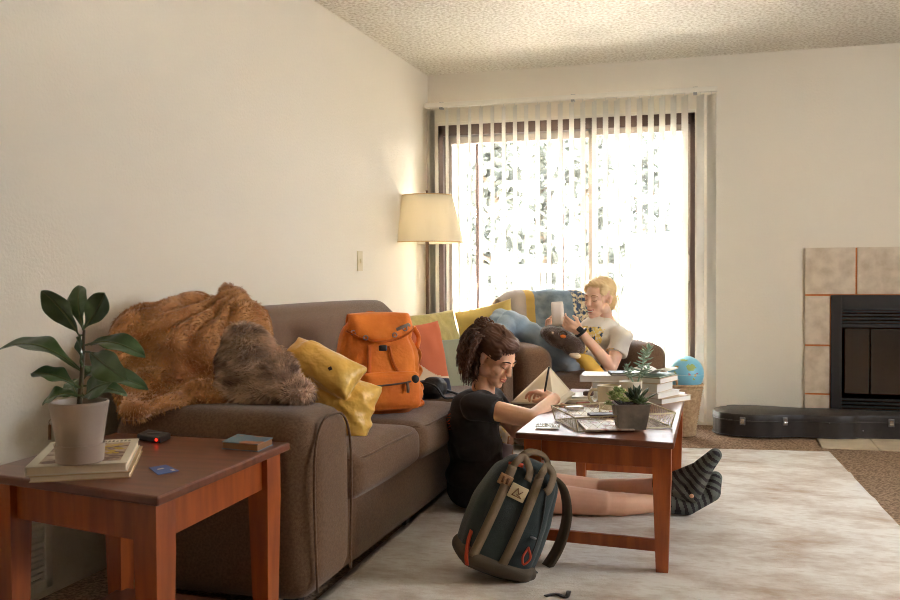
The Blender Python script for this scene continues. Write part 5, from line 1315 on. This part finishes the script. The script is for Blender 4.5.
# ================================================================== BASKET, GLOBE, GUITAR CASE
wk = mat('wicker', (204, 174, 136), .8, var=(60, (176, 142, 104), .35, .65)); bc = V((-.262, 6.0, 0))
bs = thing('wicker_basket', 'tapered wicker basket with loop handles on the carpet behind the coffee table', 'basket', bc)
HB = .325; rb0, rb1 = .072, .118
b = NB(); rows, N_ = 22, 40
prof = []
for k in range(rows*2+1):
    z_ = .004+(HB-.02)*k/(rows*2); prof.append((z_, rb0+(rb1-rb0)*(k/(rows*2))))
rings = []
for k, (z_, r_) in enumerate(prof):
    ring = []
    for i in range(N_):
        a_ = 2*PI*i/N_; bump_ = (.007 if (i//2+k//2) % 2 else -.002)*(1 if k % 2 else .2)
        ring.append(b.verts.new(bc+V((math.cos(a_)*(r_+bump_), math.sin(a_)*(r_+bump_), z_))))
    rings.append(ring)
inner = [[b.verts.new(bc+V((math.cos(2*PI*i/N_)*(r_-.008), math.sin(2*PI*i/N_)*(r_-.008), z_))) for i in range(N_)] for z_, r_ in (prof[-1], (.012, rb0))]
al = rings+inner
for A_, B_ in zip(al, al[1:]):
    for i in range(N_): b.faces.new((A_[i], A_[(i+1) % N_], B_[(i+1) % N_], B_[i]))
b.faces.new(inner[-1]); b.faces.new(list(reversed(rings[0]))); put('woven_body', b, wk, bs, True)
b = NB(); tube(b, [bc+V((math.cos(a_)*rb1, math.sin(a_)*rb1, HB-.006)) for a_ in [i*2*PI/40 for i in range(40)]], .010, 10, closed=True)
tube(b, [bc+V((math.cos(a_)*(rb1+.002), math.sin(a_)*(rb1+.002), HB-.026)) for a_ in [i*2*PI/40 for i in range(40)]], .006, 8, closed=True); put('rim', b, wk, bs, True)
for s_ in (-1, 1):
    c = bc+V((s_*.055*(-1)*1-.02 if s_ > 0 else .06, -.105 if s_ > 0 else .1, HB)); b = NB(); tube(b, [c+V((-.045, 0, -.01)), c+V((-.04, 0, .03)), c+V((0, 0, .055)), c+V((.04, 0, .03)), c+V((.045, 0, -.01))], .007, 8, k=5); put('handle', b, wk, bs, True)
gc = bc+V((.015, .02, HB+.06)); Rg = .112
gl = thing('globe', 'blue world globe resting in the wicker basket', 'globe', gc)
seam = [mat('ocean_blue', (132, 200, 226), .3), mat('land_green', (168, 186, 108), .4), mat('land_pink', (206, 110, 120), .4), mat('land_ochre', (206, 168, 84), .4)]
b = NB(); ell(b, gc, Rg, seg=96)
tv = (CAM-gc).normalized(); rt = V((tv.y, -tv.x, 0)).normalized()*-1; upg = V((0, 0, 1))
blobs = [((.30, .42), .24, .17, 1), ((.18, .36), .10, .12, 1), ((.20, .06), .055, .05, 2), ((.52, -.0), .06, .10, 3), ((.45, -.22), .05, .06, 1), ((-.45, .45), .10, .05, 3), ((.62, .10), .05, .06, 2), ((-.1, .80), .2, .06, 1), ((-.6, .1), .09, .12, 1)]
for f in b.faces:
    n_ = (f.calc_center_median()-gc).normalized(); u, v = n_.dot(rt), n_.z
    if n_.dot(tv) > -.2:
        for (cu, cv), ru, rv, mi in blobs:
            if ((u-cu)/ru)**2+((v-cv)/rv)**2 < 1+.9*fnoise(n_, 7, 2): f.material_index = mi
    elif fnoise(n_, 1.8, 4) > .12: f.material_index = 1
put('sphere', b, seam, gl, True)
b = NB(); tube(b, [gc+V((math.cos(a_)*Rg*1.002, math.sin(a_)*Rg*1.002, 0)) for a_ in [i*2*PI/64 for i in range(64)]], .0008, 4, closed=True); put('equator_line', b, mat('pale_line', (206, 226, 230), .5), gl, True)
# guitar case
gcs = thing('guitar_case', 'black hard guitar case with silver latches lying on the carpet in front of the fireplace', 'guitar case', (.4, 6.2, 0))
gcm_ = mat('black_leatherette', (50, 44, 40), .42, var=(30, (44, 38, 35), .35, .65), bump=(260, .5, .002), spec=.5)
def outline(t):  # t 0..1 around; returns x, y
    pass
L0, Lw = -.085, 1.13
def hw_back(x):
    pts = [(0, .0), (.02, .085), (.06, .145), (.14, .195), (.24, .21), (.34, .19), (.46, .14), (.54, .125), (.64, .14), (.72, .145), (.80, .12), (.86, .075), (.95, .058), (1.1, .055), (1.13, .05)]
    for (x0, a0), (x1, a1) in zip(pts, pts[1:]):
        if x <= x1+1e-9: k = (x-x0)/(x1-x0); k = k*k*(3-2*k) if x0 > .05 else math.sin(k*PI/2); return a0+(a1-a0)*k
    return .05
N_ = 70; cy0 = 6.205; up_, dn_ = [], []
for i in range(N_+1):
    x = Lw*(i/N_)**1.4; w_ = hw_back(x); wf = w_ if x > .3 else w_
    up_.append((L0+x, cy0+w_*1.0)); dn_.append((L0+x, cy0-.02-wf*.93))
ol = dn_+up_[::-1][:-1]; ol = [p for i, p in enumerate(ol) if i == 0 or (V((*p, 0))-V((*ol[i-1], 0))).length > .002]
def prism(ol, z0, z1, grow=0, top=0):
    b = NB(); cx = sum(p[0] for p in ol)/len(ol)
    def off(p, g): 
        return V((p[0]+(g if p[0] > L0+.1 else -g)*.0, cy0+(p[1]-cy0)*(1+g/.18), 0))+V(((-g if p[0] < L0+.08 else 0), 0, 0))
    lev = [(z0, grow), (z1, grow)] if not top else [(z0, grow), (z1-.012, grow), (z1-.003, grow-.004), (z1, grow-.012), (z1+top*.7, grow-.06), (z1+top, grow-.12)]
    R__ = []
    for z_, g in lev: R__.append([b.verts.new(off(p, g)+V((0, 0, z_))) for p in ol])
    n_ = len(ol)
    for a_, c_ in zip(R__, R__[1:]):
        for i in range(n_): b.faces.new((a_[i], a_[(i+1) % n_], c_[(i+1) % n_], c_[i]))
    b.faces.new(list(reversed(R__[0]))); b.faces.new(R__[-1]); return b
zb_ = .010
put('case_body', prism(ol, zb_, .105), gcm_, gcs, True, auto=True); put('case_lid', prism(ol, .107, .148, .002, .016), gcm_, gcs, True, auto=True)
b = NB(); 
for z_, g in ((zb_+.002, .004), (.106, .003)):
    tube(b, [V((p[0]-(.004 if p[0] < L0+.03 else 0), cy0+(p[1]-cy0)*(1+g/.18), z_)) for p in ol], .0035, 6, closed=True)
put('piping', b, mat('black_piping', (60, 54, 50), .3), gcs, True)
def frontY(x): return cy0-.02*(1)-hw_back(x-L0)*.93*1.01
for px_ in (742.5, 785, 894.5):
    x = aY(px_, 422, 6.02).x; y = frontY(x)-.004
    sl = (frontY(x+.02)-frontY(x-.02))/.04; Ml = Matrix.Translation((x, y, 0)) @ Matrix.Rotation(math.atan(sl), 4, 'Z')
    b = NB(); box(b, (-.016, -.006, .082), (.016, .004, .130), Ml); o = put('latch', b, stl, gcs, True, bev=.002, smooth=False)
    b = NB(); box(b, (-.010, -.010, .090), (.010, -.006, .120), Ml); cyl(b, Ml @ V((-.012, -.009, .100)), Ml @ V((.012, -.009, .100)), .004, n=8); put('latch_lever', b, mat('bright_steel', (200, 196, 190), .25, metal=1), o, True, smooth=False)
b = NB()
for px_, z_ in ((829.5, .105), (864.5, .055)): x = aY(px_, 422, 6.06).x; ell(b, (x, frontY(x)-.001, z_), .004, seg=8)
put('rivets', b, stl, gcs, True)

# ================================================================== LIGHT
w = bpy.data.worlds.new('world'); SC.world = w; w.use_nodes = True; nt = w.node_tree; N = nt.nodes; L = nt.links
bgn = N['Background']; tc = N.new('ShaderNodeTexCoord'); sp_ = N.new('ShaderNodeSeparateXYZ'); L.new(tc.outputs['Generated'], sp_.inputs[0])
r = N.new('ShaderNodeValToRGB'); L.new(sp_.outputs['Z'], r.inputs['Fac']); r.color_ramp.elements[0].position = 0; r.color_ramp.elements[0].color = (.94, .975, 1.02, 1); r.color_ramp.elements[1].position = .6; r.color_ramp.elements[1].color = (.90, .96, 1.06, 1)
L.new(r.outputs[0], bgn.inputs[0]); bgn.inputs[1].default_value = SKY = 20.0
def portal(loc, rot, sx, sy):
    ld = bpy.data.lights.new('portal', 'AREA'); ld.shape = 'RECTANGLE'; ld.size = sx; ld.size_y = sy; ld.cycles.is_portal = True
    o = bpy.data.objects.new('daylight_portal', ld); COL.objects.link(o); o.location = loc; o.rotation_euler = rot
portal(((DX0+DX1)/2, YB+.16, 1.04), (-PI/2, 0, 0), 1.8, 2.0)
portal((XR+.16, (WR[0]+WR[1])/2, 1.5), (0, PI/2, 0), .8, 1.3)
sl = bpy.data.lights.new('sun', 'SUN'); so = bpy.data.objects.new('sun', sl); COL.objects.link(so); sl.energy = 330; sl.angle = .01; sl.color = (1, .98, .94)
so.rotation_euler = V((-.12, .62, 1.9)).to_track_quat('Z', 'Y').to_euler()
ll = bpy.data.lights.new('lamp_bulb', 'POINT'); lo = bpy.data.objects.new('lamp_bulb', ll); COL.objects.link(lo); ll.energy = 2.2; ll.color = (1, .88, .70); ll.shadow_soft_size = .05; lo.location = (-1.925, 6.0, 1.42)
vs_ = SC.view_settings; vs_.view_transform = 'Standard'; vs_.look = 'None'; vs_.gamma = 1; vs_.use_curve_mapping = False; vs_.exposure = .27
SC.cycles.use_denoising = True; SC.cycles.filter_width = 1.0; SC.cycles.sample_clamp_indirect = 60
SC.cycles.max_bounces = 10; SC.cycles.diffuse_bounces = 6; SC.cycles.transparent_max_bounces = 16
